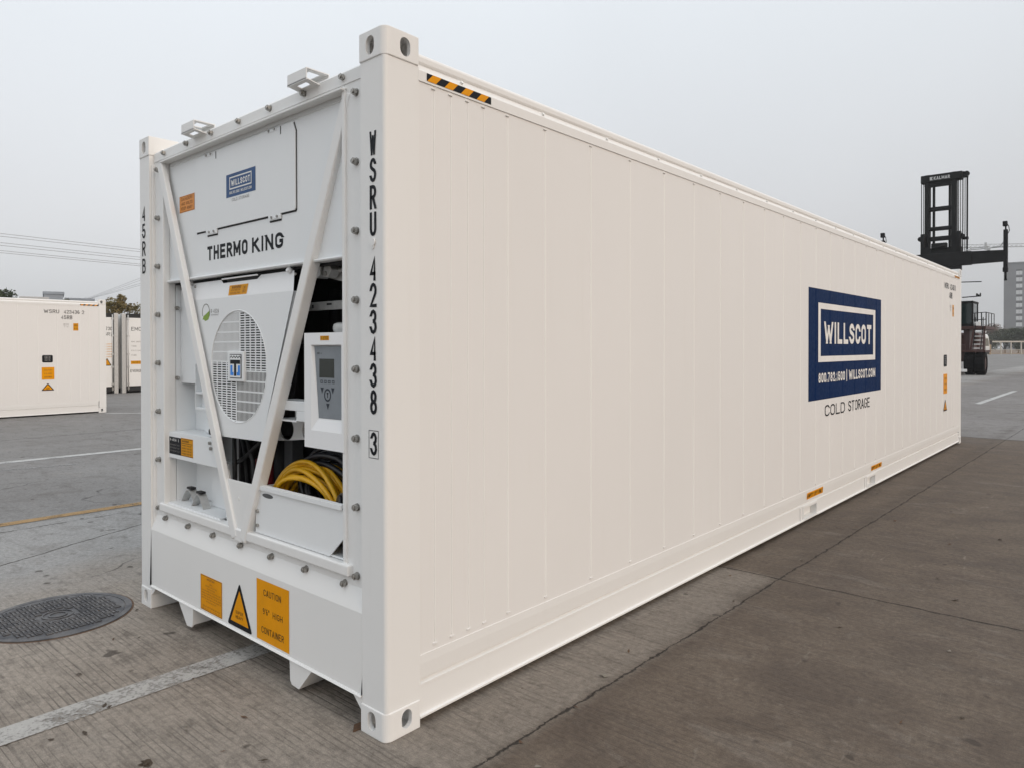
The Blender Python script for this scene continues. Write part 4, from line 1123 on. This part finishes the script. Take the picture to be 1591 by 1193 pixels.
b = MB(); b.cyl((-.076, .0, 2.03), (-.076, -.006, 2.03), .017, 16); b.cyl((-.076, .0, 2.012), (-.076, -.004, 2.012), .010, 12); b.build('plug', [M['white']], box_root)

# --- cables lying in the tray (they rest there: things of their own)
def coil(name, mt, cx, cz, rx, rz, y0, dy, n, r, lean, label, cat, seed):
    rnd = random.Random(seed)
    b = MB()
    for i in range(n):
        k_ = rnd.uniform(.66, 1.0); ox = rnd.uniform(-.012, .012); oy = y0+dy*(i+.5)/n; rot = rnd.uniform(-.05, .05)
        pts = []
        for j in range(40):
            a = 2*PI*j/40
            x = rx*k_*math.cos(a); z = rz*(k_**1.5)*math.sin(a)
            x, z = x*math.cos(rot)-z*math.sin(rot), x*math.sin(rot)+z*math.cos(rot)
            zz_ = cz+z+lean*x
            pts.append((cx+ox+x+z*.05, max(.054+r, oy+.02*math.sin(a*2+i)+z*.22), max(zz_, .6965+rnd.random()*.002)))
        b.tube(pts, r, 8, 0, closed=True)
    o = b.build(name, mt)
    return tag(o, label, cat)
coil('cable_coil', M['yellow'], -.740, .830, .295, .205, .075, .13, 14, .0118, -.17, 'coiled bright yellow power cable lying in the white tray', 'cable', 3)
coil('cable_coil', M['darkcable'], -.650, .895, .300, .205, .175, .13, 13, .0150, -.24, 'coiled black power cable lying behind the yellow coil', 'cable', 5)
b = MB()
b.cyl((-.40, .06, .90), (-.36, .20, .86), .055, 16, 0); b.cyl((-.40, .06, .90), (-.405, .05, .902), .045, 16, 0); b.cyl((-.44, .17, .99), (-.37, .17, .93), .05, 14, 0)
tag(b.build('power_plug', M['darkcable']), 'bulky black power plug resting at the right end of the cable tray', 'plug')
b = MB(); random.seed(12)
N_ = 16; grid = [[(-.88+.035*i+random.uniform(-.008, .008), .245+random.uniform(-.020, .020), 1.00+.010*i*(1 if i < 9 else .2)+.020*j+random.uniform(-.006, .006)) for i in range(N_)] for j in range(6)]
gv = [[b.bm.verts.new(q) for q in r_] for r_ in grid]
for j in range(5):
    for i in range(N_-1): b.bm.faces.new((gv[j][i], gv[j][i+1], gv[j+1][i+1], gv[j+1][i]))
tag(b.build('plastic_wrap', M['film']), 'crumpled clear plastic wrap around the black cable in the tray', 'wrapping')

# wooden shims beside the corner castings
b = MB(); b.poly([(-.215, .00), (-.175, -.035), (-.166, .03), (-.21, .06)], 'z', 0, .006); tag(b.build('wooden_shim', M['dunnage']), 'thin brown wooden shim on the ground beside the near corner foot', 'shim')
b = MB(); b.poly([(-2.26, .20), (-2.16, .19), (-2.14, .30), (-2.25, .31)], 'z', 0, .012); tag(b.build('wooden_shim', M['dunnage']), 'brown wooden shim on the ground by the far left corner foot', 'shim')

# ------------------------------------------------------------------ second container, same model, further off
box2 = empty('refrigerated_container', (-17.2, -7.322, 0), label='white container seen side on at the left edge with orange stickers', cat='shipping container')
box2.scale = (1, 1, .968)
box2['_b'] = (0, 0, 0)
container_shell(box2, '423436', False, False)
side_marks(box2, '423436', False)
b = MB(); b.box((-2.27, .04, .15), (-.165, .10, 2.80), bev=.004); b.build('front_frame', [M['white']], box2)

# ------------------------------------------------------------------ door ends of two more containers on the left
def door_container(loc, rz, label, code, sub, lines, triangle):
    root = empty('refrigerated_container', loc, label=label, cat='shipping container')
    root.rotation_euler = (0, 0, rz)
    root['_b'] = (0, 0, 0)
    b = MB(); b.box((-9, .02, .16), (-.10, 2.42, 2.80), bev=.01); b.build('body', [M['white']], root)
    for y in (0, 2.438-.14):
        b = MB(); b.box((-.16, y, 0), (0, y+.14, 2.83), bev=.012); b.build('corner_post', [M['galv']], root)
    b = MB(); b.box((-.12, .14, .0+.06), (-.03, 2.298, .22), bev=.006); b.build('door_sill', [M['seal']], root)
    b = MB(); b.box((-.12, .14, 2.70), (-.03, 2.298, 2.83), bev=.006); b.build('door_header', [M['seal']], root)
    b = MB(); b.box((-.07, .14, .22), (-.055, 2.298, 2.70)); b.build('gasket', [M['seal']], root)
    for h, (y0, y1) in enumerate(((.17, 1.17), (1.27, 2.268))):
        b = MB(); b.box((-.06, y0, .24), (-.02, y1, 2.68), bev=.008)
        d = b.build('door', [M['white']], root)
        ys = (y0+.07, y0+.0+.13) if h == 0 else (y1-.13, y1-.07)
        b = MB()
        for yr in ((y0+.045), (y1-.02)):
            b.cyl((-.005, yr, .10), (-.005, yr, 2.78), .020, 10, 0)
            for z in (.3, .9, 1.35, 2.0, 2.6): b.box((-.03, yr-.035, z), (.012, yr+.035, z+.07), 0, bev=.006)
            b.box((-.02, yr-.03, .12), (.014, yr+.03, .22), 1)
        b.build('locking_bar', [M['galv'], M['steel']], d)
        b = MB(); x = -.0185
        if h == 0:
            b.text(code, (x, y0+.16, 2.22), (0, .46, 0), (0, 0, .13), 0)
            for i, t in enumerate(lines): b.text(t, (x, y0+.16, 1.80-i*.16), (0, .36 if i % 2 == 0 else .18, 0), (0, 0, .05), 1)
            b.text('Evergreen', (x, y0+.12, .73), (0, .62, 0), (0, 0, .10), 0)
            b.box((x-.002, y0+.14, 1.02), (x+.001, y0+.90, 1.14), 2)
            b.text('CAUTION HIGH CONTAINER', (x+.002, y0+.18, 1.06), (0, .68, 0), (0, 0, .045), 0)
        else:
            b.text(code+' '+sub, (x, y0+.17, 2.22), (0, .80, 0), (0, 0, .12), 0); b.text('45R1', (x, y0+.62, 2.03), (0, .34, 0), (0, 0, .12), 0)
            for i in range(6): b.text('MAX GROSS 34000 KG', (x, y0+.60, 1.72-i*.09), (0, .36, 0), (0, 0, .04), 1)
            if triangle: tri(b, 'x', y0+.80, .98, .30, .27, -.0178)
        b.build('lettering', [M['ink'], M['amber'] if h else M['greyink'], M['amber']], d)
    return root
door_container((-24.95, 5.49, 0), R(0), 'white container end with an orange warning triangle beyond the left container', 'EMCU', '543730', ('', '', '', ''), True)
door_container((-24.93, 8.04, 0), R(3), 'white container end with big black letters standing beside the dark gap, under the olive tree', 'EMCU', '532118', ('MAX. GROSS', 'TARE', 'PAYLOAD', 'CUBE'), False)

# ------------------------------------------------------------------ container handler in the far yard
hc = plain('handler_charcoal', (.010, .010, .0105), .6, 0, .25, 2, spec=.2)
hr = plain('handler_maroon', (.050, .016, .012), .5, 0, .25, 2)
tyre = plain('tyre_rubber', (.008, .008, .009), .9, 0, .25, 6, spec=.15)
glass = plain('cab_glass', (.02, .035, .035), .08)
hy = empty('container_handler', (-6.5, 46.4, 0), label='tall charcoal container handler with raised spreader beyond the far end of the big container', cat='container handler')
X0 = -6.5
b = MB()
for x in (-7.25, -5.88): b.box((x-.135, 45.95, .7), (x+.115, 46.45, 11.72), 0, bev=.03)
b.box((-7.58, 45.90, 11.05+.20), (-5.47, 46.42, 11.70), 0, bev=.04)
b.box((-7.40, 45.98, 11.03), (-5.76, 46.40, 11.25), 0, bev=.02)
for z0, z1 in ((9.59, 9.81), (8.44, 8.64), (7.84, 8.07), (5.2, 5.5), (3.2, 3.5), (1.1, 1.6)): b.box((-7.13, 46.0, z0), (-5.98, 46.38, z1), 0, bev=.02)
mast = b.build('mast', [hc], hy)
b = MB(); b.text('KALMAR', (-6.90, 45.895, 11.37), (.82, 0, 0), (0, 0, .19), 0, .02)
b.poly([(-7.10, 11.37), (-7.10, 11.56), (-6.94, 11.56), (-6.99, 11.46), (-6.94, 11.37)], 'y', 45.893, 45.897)
b.build('lettering', [M['galv']], mast)
b = MB()
for x in (-7.0, -6.18): b.box((x-.055, 46.42, .9), (x+.055, 46.62, 11.15), 0)
b.build('inner_mast', [hc], hy)
for x, y, r in ((-7.59, 46.2, .025), (-7.50, 46.3, .02), (-5.66, 46.0, .025), (-5.58, 46.1, .02), (-5.50, 46.3, .03), (-5.40, 46.35, .022), (-5.31, 46.4, .035), (-5.24, 46.2, .02)):
    b = MB(); b.tube([(x, y, 6.9), (x+.004, y, 9.0), (x, y, 11.45)], r, 6); b.build('lift_chain', [hc], hy)
b = MB(); b.box((-5.50, 46.0, 11.36), (-5.24, 46.4, 11.46), 0); b.build('sheave_bracket', [hc], hy)
for x in (-5.43, -5.27):
    b = MB(); b.cyl((x, 46.0, 11.55), (x, 46.3, 11.55), .12, 12); b.build('chain_sheave', [hc], hy)
b = MB(); b.box((-5.50, 46.0, 7.78), (-5.20, 46.3, 7.92), 0); b.build('sheave_bracket', [hc], hy)
for x in (-7.55, -5.46):
    b = MB(); b.cyl((x, 45.7, 7.95), (x, 46.0, 7.95), .14, 14); b.build('roller', [hc], hy)
b = MB()
b.box((-7.50, 45.60, 6.95), (-5.45, 45.95, 7.35), 0, bev=.03)
for x in (-7.40, -5.60): b.box((x-.11, 45.55, 6.95), (x+.11, 45.94, 8.22), 0, bev=.03)
b.box((-6.95, 45.50, 7.25), (-6.15, 45.8, 7.62), 0, bev=.05); b.cyl((-6.9, 45.55, 7.3), (-6.2, 45.55, 7.45), .09, 10)
for x in (-7.2, -5.8): b.cyl((x, 45.5, 7.2), (x, 45.8, 7.2), .22, 14)
b.build('carriage', [hc], hy)
b = MB()
b.box((-7.9, 45.15, 6.22), (-4.9, 45.55, 6.98), 0, bev=.03)
b.poly([(-9.5, 6.28), (-9.5, 6.92), (-7.9, 6.96), (-7.9, 6.25)], 'y', 45.2, 45.5, 0)
b.poly([(-3.38, 6.28), (-3.38, 6.90), (-4.9, 6.96), (-4.9, 6.25)], 'y', 45.2, 45.5, 0)
b.box((-6.9, 45.2, 5.95), (-5.39, 45.5, 6.22), 0, bev=.02)
sp = b.build('spreader', [hc], hy)
b = MB()
for dz, x0, x1 in ((7.06, -5.2, -3.45), (7.15, -5.0, -4.1), (7.0, -9.4, -7.8)):
    b.cyl((x0, 45.4, dz), (x1, 45.4, dz+.04), .03, 8)
b.box((-4.30, 45.3, 7.0), (-4.20, 45.4, 7.40), 0); b.box((-4.2, 45.3, 6.95), (-4.05, 45.5, 7.08), 0)
b.tube([(-3.95, 45.4, 7.12), (-3.6, 45.4, 7.13), (-3.42, 45.4, 7.36)], .035, 8)
b.build('hydraulic_pipe', [M['galv']], sp)
for x, s_ in ((-3.33, 1), (-9.45, -1)):
    b = MB()
    b.box((x-.10, 45.25, 5.80), (x+.10, 45.45, 8.02), 0, bev=.02)
    b.box((x-.12, 45.20, 5.70), (x+.11, 45.5, 5.95), 0, bev=.02)
    b.cyl((x, 45.35, 5.30), (x, 45.35, 5.8), .055, 10); b.cyl((x-.07, 45.35, 5.28), (x+.07, 45.35, 5.28), .05, 10)
    b.cyl((x, 45.35, 8.0), (x, 45.35, 8.25), .04, 8)
    b.box((x-.13, 45.2, 8.20), (x+.08, 45.45, 8.47), 0, bev=.02)
    b.tube([(x+.10, 45.35, 7.8), (x+.17, 45.35, 7.95), (x+.13, 45.35, 8.2), (x+.02, 45.35, 8.4)], .02, 6)
    b.build('end_post', [hc], sp)
b = MB()
b.box((-7.6, 46.6, .75), (-5.4, 52.6, 1.75), 0, bev=.06); b.box((-7.7, 50.6, 1.0), (-5.3, 53.2, 2.5), 0, bev=.15)
b.box((-8.5, 46.35, 1.30), (-4.38, 48.2, 1.42), 0, bev=.02); b.box((-8.5, 46.5, 2.62), (-4.38, 49.6, 2.80), 0, bev=.02)
b.box((-5.5, 46.7, 1.42), (-5.2, 48.0, 2.62), 0); b.box((-7.8, 46.7, 1.42), (-7.5, 48.0, 2.62), 0)
b.poly([(-5.15, 1.42), (-5.05, 1.42), (-4.92, 2.6), (-5.0, 2.6)], 'y', 46.38, 46.45); b.poly([(-4.52, 1.42), (-4.44, 1.42), (-4.40, 2.6), (-4.48, 2.6)], 'y', 46.38, 46.45)
b.build('chassis', [hr], hy)
b = MB()
for i in range(5): b.box((-5.05+.025*i, 46.40+.06*i, 1.50+.23*i), (-4.50+.02*i, 46.62+.06*i, 1.555+.23*i), 0, bev=.01)
b.build('stair', [M['letter']], hy)
b = MB()
def rail(pts, r=.022): b.tube(pts, r, 6)
for x in (-5.05, -4.93, -4.60, -4.38): rail([(x, 46.55, 2.8), (x, 46.55, 3.56)], .03)
rail([(-5.06, 46.55, 3.54), (-4.38, 46.55, 3.58)]); rail([(-4.38, 46.55, 3.58), (-4.38, 49.5, 3.58)]); rail([(-5.06, 46.55, 3.15), (-4.38, 46.55, 3.18)])
for y in (47.5, 48.5, 49.5): rail([(-4.38, y, 2.8), (-4.38, y, 3.58)])
for x in (-4.99, -4.62): rail([(x, 46.36, 1.45), (x+.10, 46.5, 2.75), (x+.1, 46.55, 3.3)], .025)
b.build('railing', [hc], hy)
b = MB(); b.box((-4.94, 46.5, 2.81), (-4.68, 46.8, 3.05), 0, bev=.03); b.build('battery_box', [M['letter']], hy)
b = MB()
b.box((-6.5, 47.6, 2.8), (-5.16, 49.3, 2.98), 0, bev=.03); b.box((-6.52, 47.55, 4.18), (-5.14, 49.35, 4.32), 0, bev=.04)
for x in (-6.46, -5.20):
    for y in (47.64, 49.26): b.box((x-.04, y-.04, 2.98), (x+.04, y+.04, 4.18), 0)
cab_ = b.build('cab', [hc], hy)
b = MB(); b.box((-6.44, 47.62, 2.98), (-5.22, 47.65, 4.18)); b.box((-5.22, 47.65, 2.98), (-5.19, 49.24, 4.18)); b.box((-6.47, 47.65, 2.98), (-6.44, 49.24, 4.18)); b.build('window', [glass], cab_)
b = MB(); b.cyl((-5.55, 46.5, 4.47), (-4.84, 46.5, 4.50), .03, 8); b.box((-4.86, 46.4, 4.48), (-4.64, 46.6, 4.52), 0); b.box((-4.85, 46.4, 4.52), (-4.78, 46.6, 4.66), 0); b.box((-4.76, 46.42, 4.52), (-4.70, 46.58, 4.60), 0); b.box((-4.67, 46.4, 4.52), (-4.63, 46.6, 4.68), 0)
b.cyl((-5.6, 46.5, 5.36), (-4.60, 46.5, 5.33), .028, 8)
b.build('lamp_arm', [hc], hy)
def wheel(xc, wd, yc, r):
    b = MB()
    prof = [(-.5, .62), (-.5, .88), (-.44, .97), (-.34, 1.0), (.34, 1.0), (.44, .97), (.5, .88), (.5, .62)]
    n = 40; V = []
    for i in range(n):
        a = 2*PI*i/n
        V.append([b.bm.verts.new((xc+p_[0]*wd, yc+r*p_[1]*math.cos(a), r+r*p_[1]*math.sin(a))) for p_ in prof])
    for i in range(n):
        for j in range(len(prof)-1): b.bm.faces.new((V[i][j], V[i][j+1], V[(i+1) % n][j+1], V[(i+1) % n][j])).smooth = True
    for i in range(0, n, 2):
        a = 2*PI*i/n
        for sx_ in (-1, 1):
            c0 = Vector((xc+sx_*wd*.22, yc+(r+.006)*math.cos(a), r+(r+.006)*math.sin(a)))
            b.box(c0-Vector((wd*.18, .03, .03)), c0+Vector((wd*.18, .03, .03)))
    t_ = b.build('tyre', [tyre], hy)
    b = MB(); b.cyl((xc-wd*.42, yc, r), (xc+wd*.42, yc, r), r*.62, 24); b.cyl((xc-wd*.46, yc, r), (xc+wd*.46, yc, r), r*.2, 12); b.build('rim', [hr], t_)
for xc in (-5.18, -4.66, -8.34, -7.82): wheel(xc, .50, 46.85, .66)
for xc in (-5.45, -7.55): wheel(xc, .45, 51.2, .55)
b = MB(); b.box((-5.62, 46.15, .18), (-5.24, 46.20, .34), bev=.01); b.build('number_plate', [M['letter']], hy)

# ------------------------------------------------------------------ white lorry further off
lo = empty('lorry', (-17.9, 141, 0), label='white lorry with a black mirror standing far off behind the container handler', cat='lorry')
lo['_b'] = (0, 0, 0); lo.rotation_euler = (0, 0, R(41.5))
lw_ = plain('lorry_white', (.62, .62, .61), .4, 0, .05, 1)
b = MB(); b.poly([(0, .55), (-.02, 1.6), (.25, 3.3), (.6, 3.75), (2.3, 3.9), (2.3, .55)], 'x', -1.25, 1.25, 0, bev=.08); lcab = b.build('cab', [lw_], lo)
b = MB(); b.poly([(-.03, 1.75), (.20, 3.05), (.22, 3.05), (.0, 1.75)], 'x', -1.1, 1.1); b.build('windscreen', [glass], lcab)
b = MB(); b.box((1.28, -.1, 2.0), (1.62, .08, 2.75), 0, bev=.04); b.box((1.2, 0, 2.6), (1.3, .06, 2.7), 0); b.box((-1.62, -.1, 2.0), (-1.28, .08, 2.75), 0, bev=.04); b.build('mirror', [M['black']], lcab)
b = MB(); b.box((-1.25, 2.7, 1.15), (1.25, 12, 3.9), 0, bev=.05); b.build('trailer', [lw_], lo)
b = MB(); b.box((-.5, .4, .5), (.5, 12, .9), 0); b.box((-1.15, -.08, .4), (1.15, .1, .8), 0, bev=.03); b.build('frame', [M['black']], lo)
for y in (1.2, 3.8, 9.2, 10.5):
    for x in (-1.0, 1.0):
        b = MB(); b.cyl((x-.15, y, .5), (x+.15, y, .5), .5, 24); b.build('wheel', [tyre], lo)

# ------------------------------------------------------------------ yard fence
rdir = Vector((.749, .662, 0))
def along(px, depth, z): 
    q = Vector((2.2796, -1.8123, 0)) + Vector((-.662, .749, 0))*depth + rdir*((px-795.5)/1108.5*depth)
    return Vector((q.x, q.y, z))
cream = plain('fence_cream', (.50, .46, .40), .7); terracotta = plain('fence_terracotta', (.33, .235, .15), .8)
fo = along(1540, 150, 0)
fe = empty('yard_fence', tuple(fo), label='cream railed fence with terracotta post across the far yard', cat='fence')
fe['_b'] = (0, 0, 0); fe.rotation_euler = (0, 0, math.atan2(rdir.y, rdir.x))
b = MB(); b.box((0, -.08, 2.58), (26, .08, 2.88), 0); b.box((0, -.05, .95), (26, .05, 1.05), 0); b.build('rail', [cream], fe)
b = MB()
for i in range(110): b.box((.1+i*.235, -.02, .25), (.19+i*.235, .02, .95), 0)
b.box((0, -.06, .16), (26, .06, .28), 0); b.build('pale_panel', [terracotta], fe)
for i in range(13):
    b = MB(); b.box((i*2.15-.09, -.1, 0), (i*2.15+.09, .1, 2.75), 0, bev=.01); b.build('fence_post', [cream], fe)
b = MB(); b.box((-.45, -.25, 0), (-.05, .25, 2.95), 0, bev=.03); b.box((-.5, -.3, 2.95), (0, .3, 3.05), 0); b.build('gate_pier', [terracotta], fe)

# ------------------------------------------------------------------ buildings
def block(name, label, px0, px1, depth, top, col, turn=0.0, plant=False):
    o = along(px0, depth, 0)
    r_ = empty(name, tuple(o), label=label, cat='building')
    r_['_b'] = (0, 0, 0); r_.rotation_euler = (0, 0, math.atan2(rdir.y, rdir.x)-turn)
    wd = (px1-px0)/1108.5*depth
    wall = plain('render_'+name, col, .8, 0, .06, .2)
    b = MB(); b.box((0, 0, 0), (wd, 22, top-.6), 0); b.build('wall', [wall], r_)
    b = MB(); b.box((-.25, -.25, top-.6), (wd+.25, 22.25, top), 0, bev=.05); (b.box((wd*.5, 6, top), (wd*.7, 12, top+2.4), 0) if plant else None); b.build('roof', [wall], r_)
    return r_, wd
bl, wd = block('office_block', 'tall grey office block with a column of pale windows on the far right', 1560, 1760, 330, 40.5, (.20, .203, .21), R(34.6), True)
pale = plain('pale_window', (.62, .63, .63), .25, 0, .05, 1); spand = plain('dark_spandrel', (.085, .087, .09), .6)
for cx in (4.7, 15.0, 25.5):
    for i in range(12):
        z = 2.2+i*2.95
        b = MB(); b.box((cx, -.06, z), (cx+2.3, .02, z+1.75), 0); b.box((cx+1.12, -.09, z), (cx+1.18, -.05, z+1.75), 1); b.box((cx, -.09, z+1.76), (cx+2.3, .02, z+2.55), 1)
        b.build('window', [pale, spand], bl)
block('far_building', 'flat grey blue building top showing above the left container', 70, 95, 160, 14.3, (.25, .28, .32), R(-33))
block('far_building', 'low grey blue roof right of the taller grey block above the left container', 104, 141, 165, 13.2, (.25, .28, .32), R(-33))
block('far_building', 'pale low roofline left of the grey blue block above the left container', 34, 69, 150, 12.45, (.45, .45, .45), R(-33))

# ------------------------------------------------------------------ trees
def leafmat(name, a, c_):
    k = NT(name)
    p = k.pos()
    oi = k.noise(p, 1.3, 4, .7)
    k.t.links.new(k.mix(k.rng(oi, .38, .62), a, c_), k.b.inputs['Base Color']); k.b.inputs['Roughness'].default_value = .7
    k.b.inputs['Specular IOR Level'].default_value = .2
    return k.m
lg = leafmat('leaf_dark', (.025, .040, .016), (.050, .065, .024))
lo_ = leafmat('leaf_olive', (.12, .105, .032), (.22, .165, .075))
lr = leafmat('leaf_rust', (.13, .085, .065), (.20, .15, .12))
ldull2 = leafmat('leaf_grey_green', (.040, .052, .030), (.070, .080, .045))
ldull = leafmat('leaf_dull', (.060, .068, .042), (.105, .105, .070))
bark = plain('bark', (.07, .052, .04), .9, 0, .3, 10)
def tree(name, loc, h, r, mt, label, n=1500, leaf=.16, trunk=.35, seed=1, group=None, squash=1.0):
    rnd = random.Random(seed)
    root = empty(name, tuple(loc), label=label, cat='tree', group=group); root['_b'] = (0, 0, 0)
    b = MB()
    zt = h*trunk
    b.tube([(0, 0, 0), (.04*h*rnd.uniform(-1, 1)*.3, 0, zt*.5), (0, .02*h, zt), (.02*h, 0, h*.7)], [.035*h, .028*h, .022*h, .006*h], 8)
    lobes = []
    for i in range(9):
        a = 2*PI*i/9+rnd.uniform(-.3, .3); rr = r*rnd.uniform(.35, .78); z = zt+(h-zt)*rnd.uniform(.18, .80)
        e_ = (rr*math.cos(a), rr*math.sin(a), z)
        b.tube([(0, 0, zt*rnd.uniform(.7, 1.3)), (e_[0]*.5, e_[1]*.5, z*.6+zt*.4), e_], [.014*h, .008*h, .003*h], 6)
        lobes.append((Vector(e_), r*rnd.uniform(.30, .52)))
    for i in range(5): lobes.append((Vector((rnd.uniform(-.3, .3)*r, rnd.uniform(-.3, .3)*r, h*rnd.uniform(.72, .9))), r*rnd.uniform(.22, .40)))
    b.build('trunk', [bark], root)
    b = MB()
    for i in range(n):
        c_, lr_ = lobes[rnd.randrange(len(lobes))]
        d = Vector((rnd.gauss(0, 1), rnd.gauss(0, 1), rnd.gauss(0, 1))).normalized()*lr_*(rnd.random()**.45)
        d.z *= .85*squash
        p_ = c_+d
        if p_.z < zt*.5 or p_.z > h: continue
        u_ = Vector((rnd.gauss(0, 1), rnd.gauss(0, 1), rnd.gauss(0, .6))).normalized(); v_ = u_.orthogonal().normalized()
        v_.rotate(Matrix.Rotation(rnd.uniform(0, 6.28), 3, u_))
        s_ = leaf*rnd.uniform(.6, 1.5)
        b.face([p_-u_*s_, p_+v_*s_*.45, p_+u_*s_, p_-v_*s_*.45])
    b.build('crown', [mt], root)
tree('bushy_tree', along(190, 45, 0), 5.35, 1.25, lo_, 'olive brown tree rising above the white container ends at left', 2600, .085, .3, 4)
tree('bushy_tree', along(168, 47, 0), 4.6, 1.0, lo_, 'smaller olive tree right against the corner of the left container', 1800, .085, .3, 14)
tree('broadleaf_tree', along(4, 70, 0), 8.0, 1.7, lg, 'dark green treetop above the left container at the picture edge', 2200, .13, .3, 5)
tree('broadleaf_tree', along(26, 72, 0), 7.15, 1.1, lg, 'small dark treetop next to the picture edge above the left container', 1400, .12, .3, 6)
tree('broadleaf_tree', along(101, 74, 0), 7.4, .9, ldull, 'olive treetop just right of the grey blue building', 1200, .12, .3, 8)
tree('broadleaf_tree', along(118, 74, 0), 6.9, 1.1, lo_, 'low brownish treetop right of the olive one above the left container', 1300, .12, .3, 9)
tree('bare_tree', along(1540, 185, 0), 7.6, 4.2, lr, 'thin rust coloured tree behind the far fence beside the handler', 3600, .16, .2, 21)
tree('bushy_tree', along(1562, 180, 0), 6.1, 4.6, ldull, 'dull green rounded tree behind the far fence left of the office block', 5200, .20, .12, 22)
tree('bushy_tree', along(1583, 176, 0), 6.3, 4.4, ldull2, 'dark green bushy tree in front of the office block', 5200, .20, .12, 23)
tree('bushy_tree', along(1606, 178, 0), 6.7, 4.6, ldull, 'green tree cut by the right picture edge', 5000, .20, .12, 24)
tree('bushy_tree', along(1520, 178, 0), 5.3, 4.0, ldull, 'dull tree mostly hidden behind the handler and lorry', 4000, .20, .12, 25)

# ------------------------------------------------------------------ overhead wires and a far crane
wire = plain('wire_grey', (.33, .33, .34), .6)
def cable(x0, z, n=24, r=.016, y0=-90, y1=150, dx=.123, sag=1.2):
    b = MB(); pts = []
    for i in range(n+1):
        t = i/n; y = y0+(y1-y0)*t
        pts.append((x0-dx*(y-9), y, z+sag*((2*t-1)**2)*.4))
    b.tube(pts, r, 5); return b
for i, (z, lab) in enumerate(((9.10, 'top'), (8.92, 'second'), (8.50, 'third'), (8.32, 'fourth'), (7.98, 'fifth'), (7.84, 'lowest'))):
    tag(cable(-53.6, z).build('overhead_wire', [wire]), lab+' of the six overhead wires slanting across the sky at left', 'wire', 'overhead wires at left')
for i, (z0, z1, lab) in enumerate(((9.5, 9.3, 'top'), (9.35, 8.95, 'second'), (9.3, 8.35, 'third'), (9.25, 7.95, 'lowest'))):
    b = MB(); b.tube([(-150, 43.5, z0+.8), (-119, 37.8, z0), (-82, 30.6, (z0+z1)/2), (-57.5, 25.5, z1), (-30, 19.6, z1-.1)], .018, 5)
    tag(b.build('overhead_wire', [wire]), lab+' of the four faint wires fanning above the olive tree', 'wire', 'faint wires over the tree')
tcx = empty('tower_crane', tuple(along(1720, 235, 0)), label='faint far tower crane whose thin jib crosses behind the spreader', cat='crane')
tcx['_b'] = (0, 0, 0); tcx.rotation_euler = (0, 0, math.atan2(rdir.y, rdir.x))
ck = plain('crane_grey', (.30, .30, .29), .6)
b = MB()
for x, y in ((-.7, -.7), (.7, -.7), (.7, .7), (-.7, .7)): b.tube([(x, y, 0), (x, y, 44)], .09, 5)
for i in range(22):
    z = i*2; b.tube([(-.7, -.7, z), (.7, -.7, z+2)], .05, 4); b.tube([(.7, .7, z), (-.7, .7, z+2)], .05, 4); b.tube([(-.7, .7, z), (-.7, -.7, z+2)], .05, 4); b.tube([(.7, -.7, z), (.7, .7, z+2)], .05, 4)
b.build('mast', [ck], tcx)
b = MB()
ztip, zb = 34.2, 35.4
def jz(x): return zb+(ztip-zb)*(-x)/48
for dy, dz in ((-.6, 0), (.6, 0), (0, 1.0)): b.tube([(12, dy, zb+dz), (-48, dy, ztip+dz)], .07, 4)
for i in range(40):
    x = -48+i*1.5; b.tube([(x, -.6, jz(x)), (x+.75, 0, jz(x)+1), (x+1.5, -.6, jz(x+1.5))], .04, 4); b.tube([(x, .6, jz(x)), (x+.75, 0, jz(x)+1)], .04, 4)
b.build('jib', [ck], tcx)

# ------------------------------------------------------------------ haze
k = bpy.data.materials.new('haze_air'); k.use_nodes = True
t = k.node_tree; t.nodes.clear()
o_ = t.nodes.new('ShaderNodeOutputMaterial'); v = t.nodes.new('ShaderNodeVolumePrincipled')
v.inputs['Color'].default_value = (.86, .87, .88, 1); v.inputs['Density'].default_value = .0006; v.inputs['Anisotropy'].default_value = .3
t.links.new(v.outputs[0], o_.inputs['Volume'])
b = MB(); b.box((-950, -750, -1), (950, 1150, 52)); tag(b.build('haze', [k]), kind='stuff')
for ob in bpy.data.objects:
    if '_b' in ob: del ob['_b']
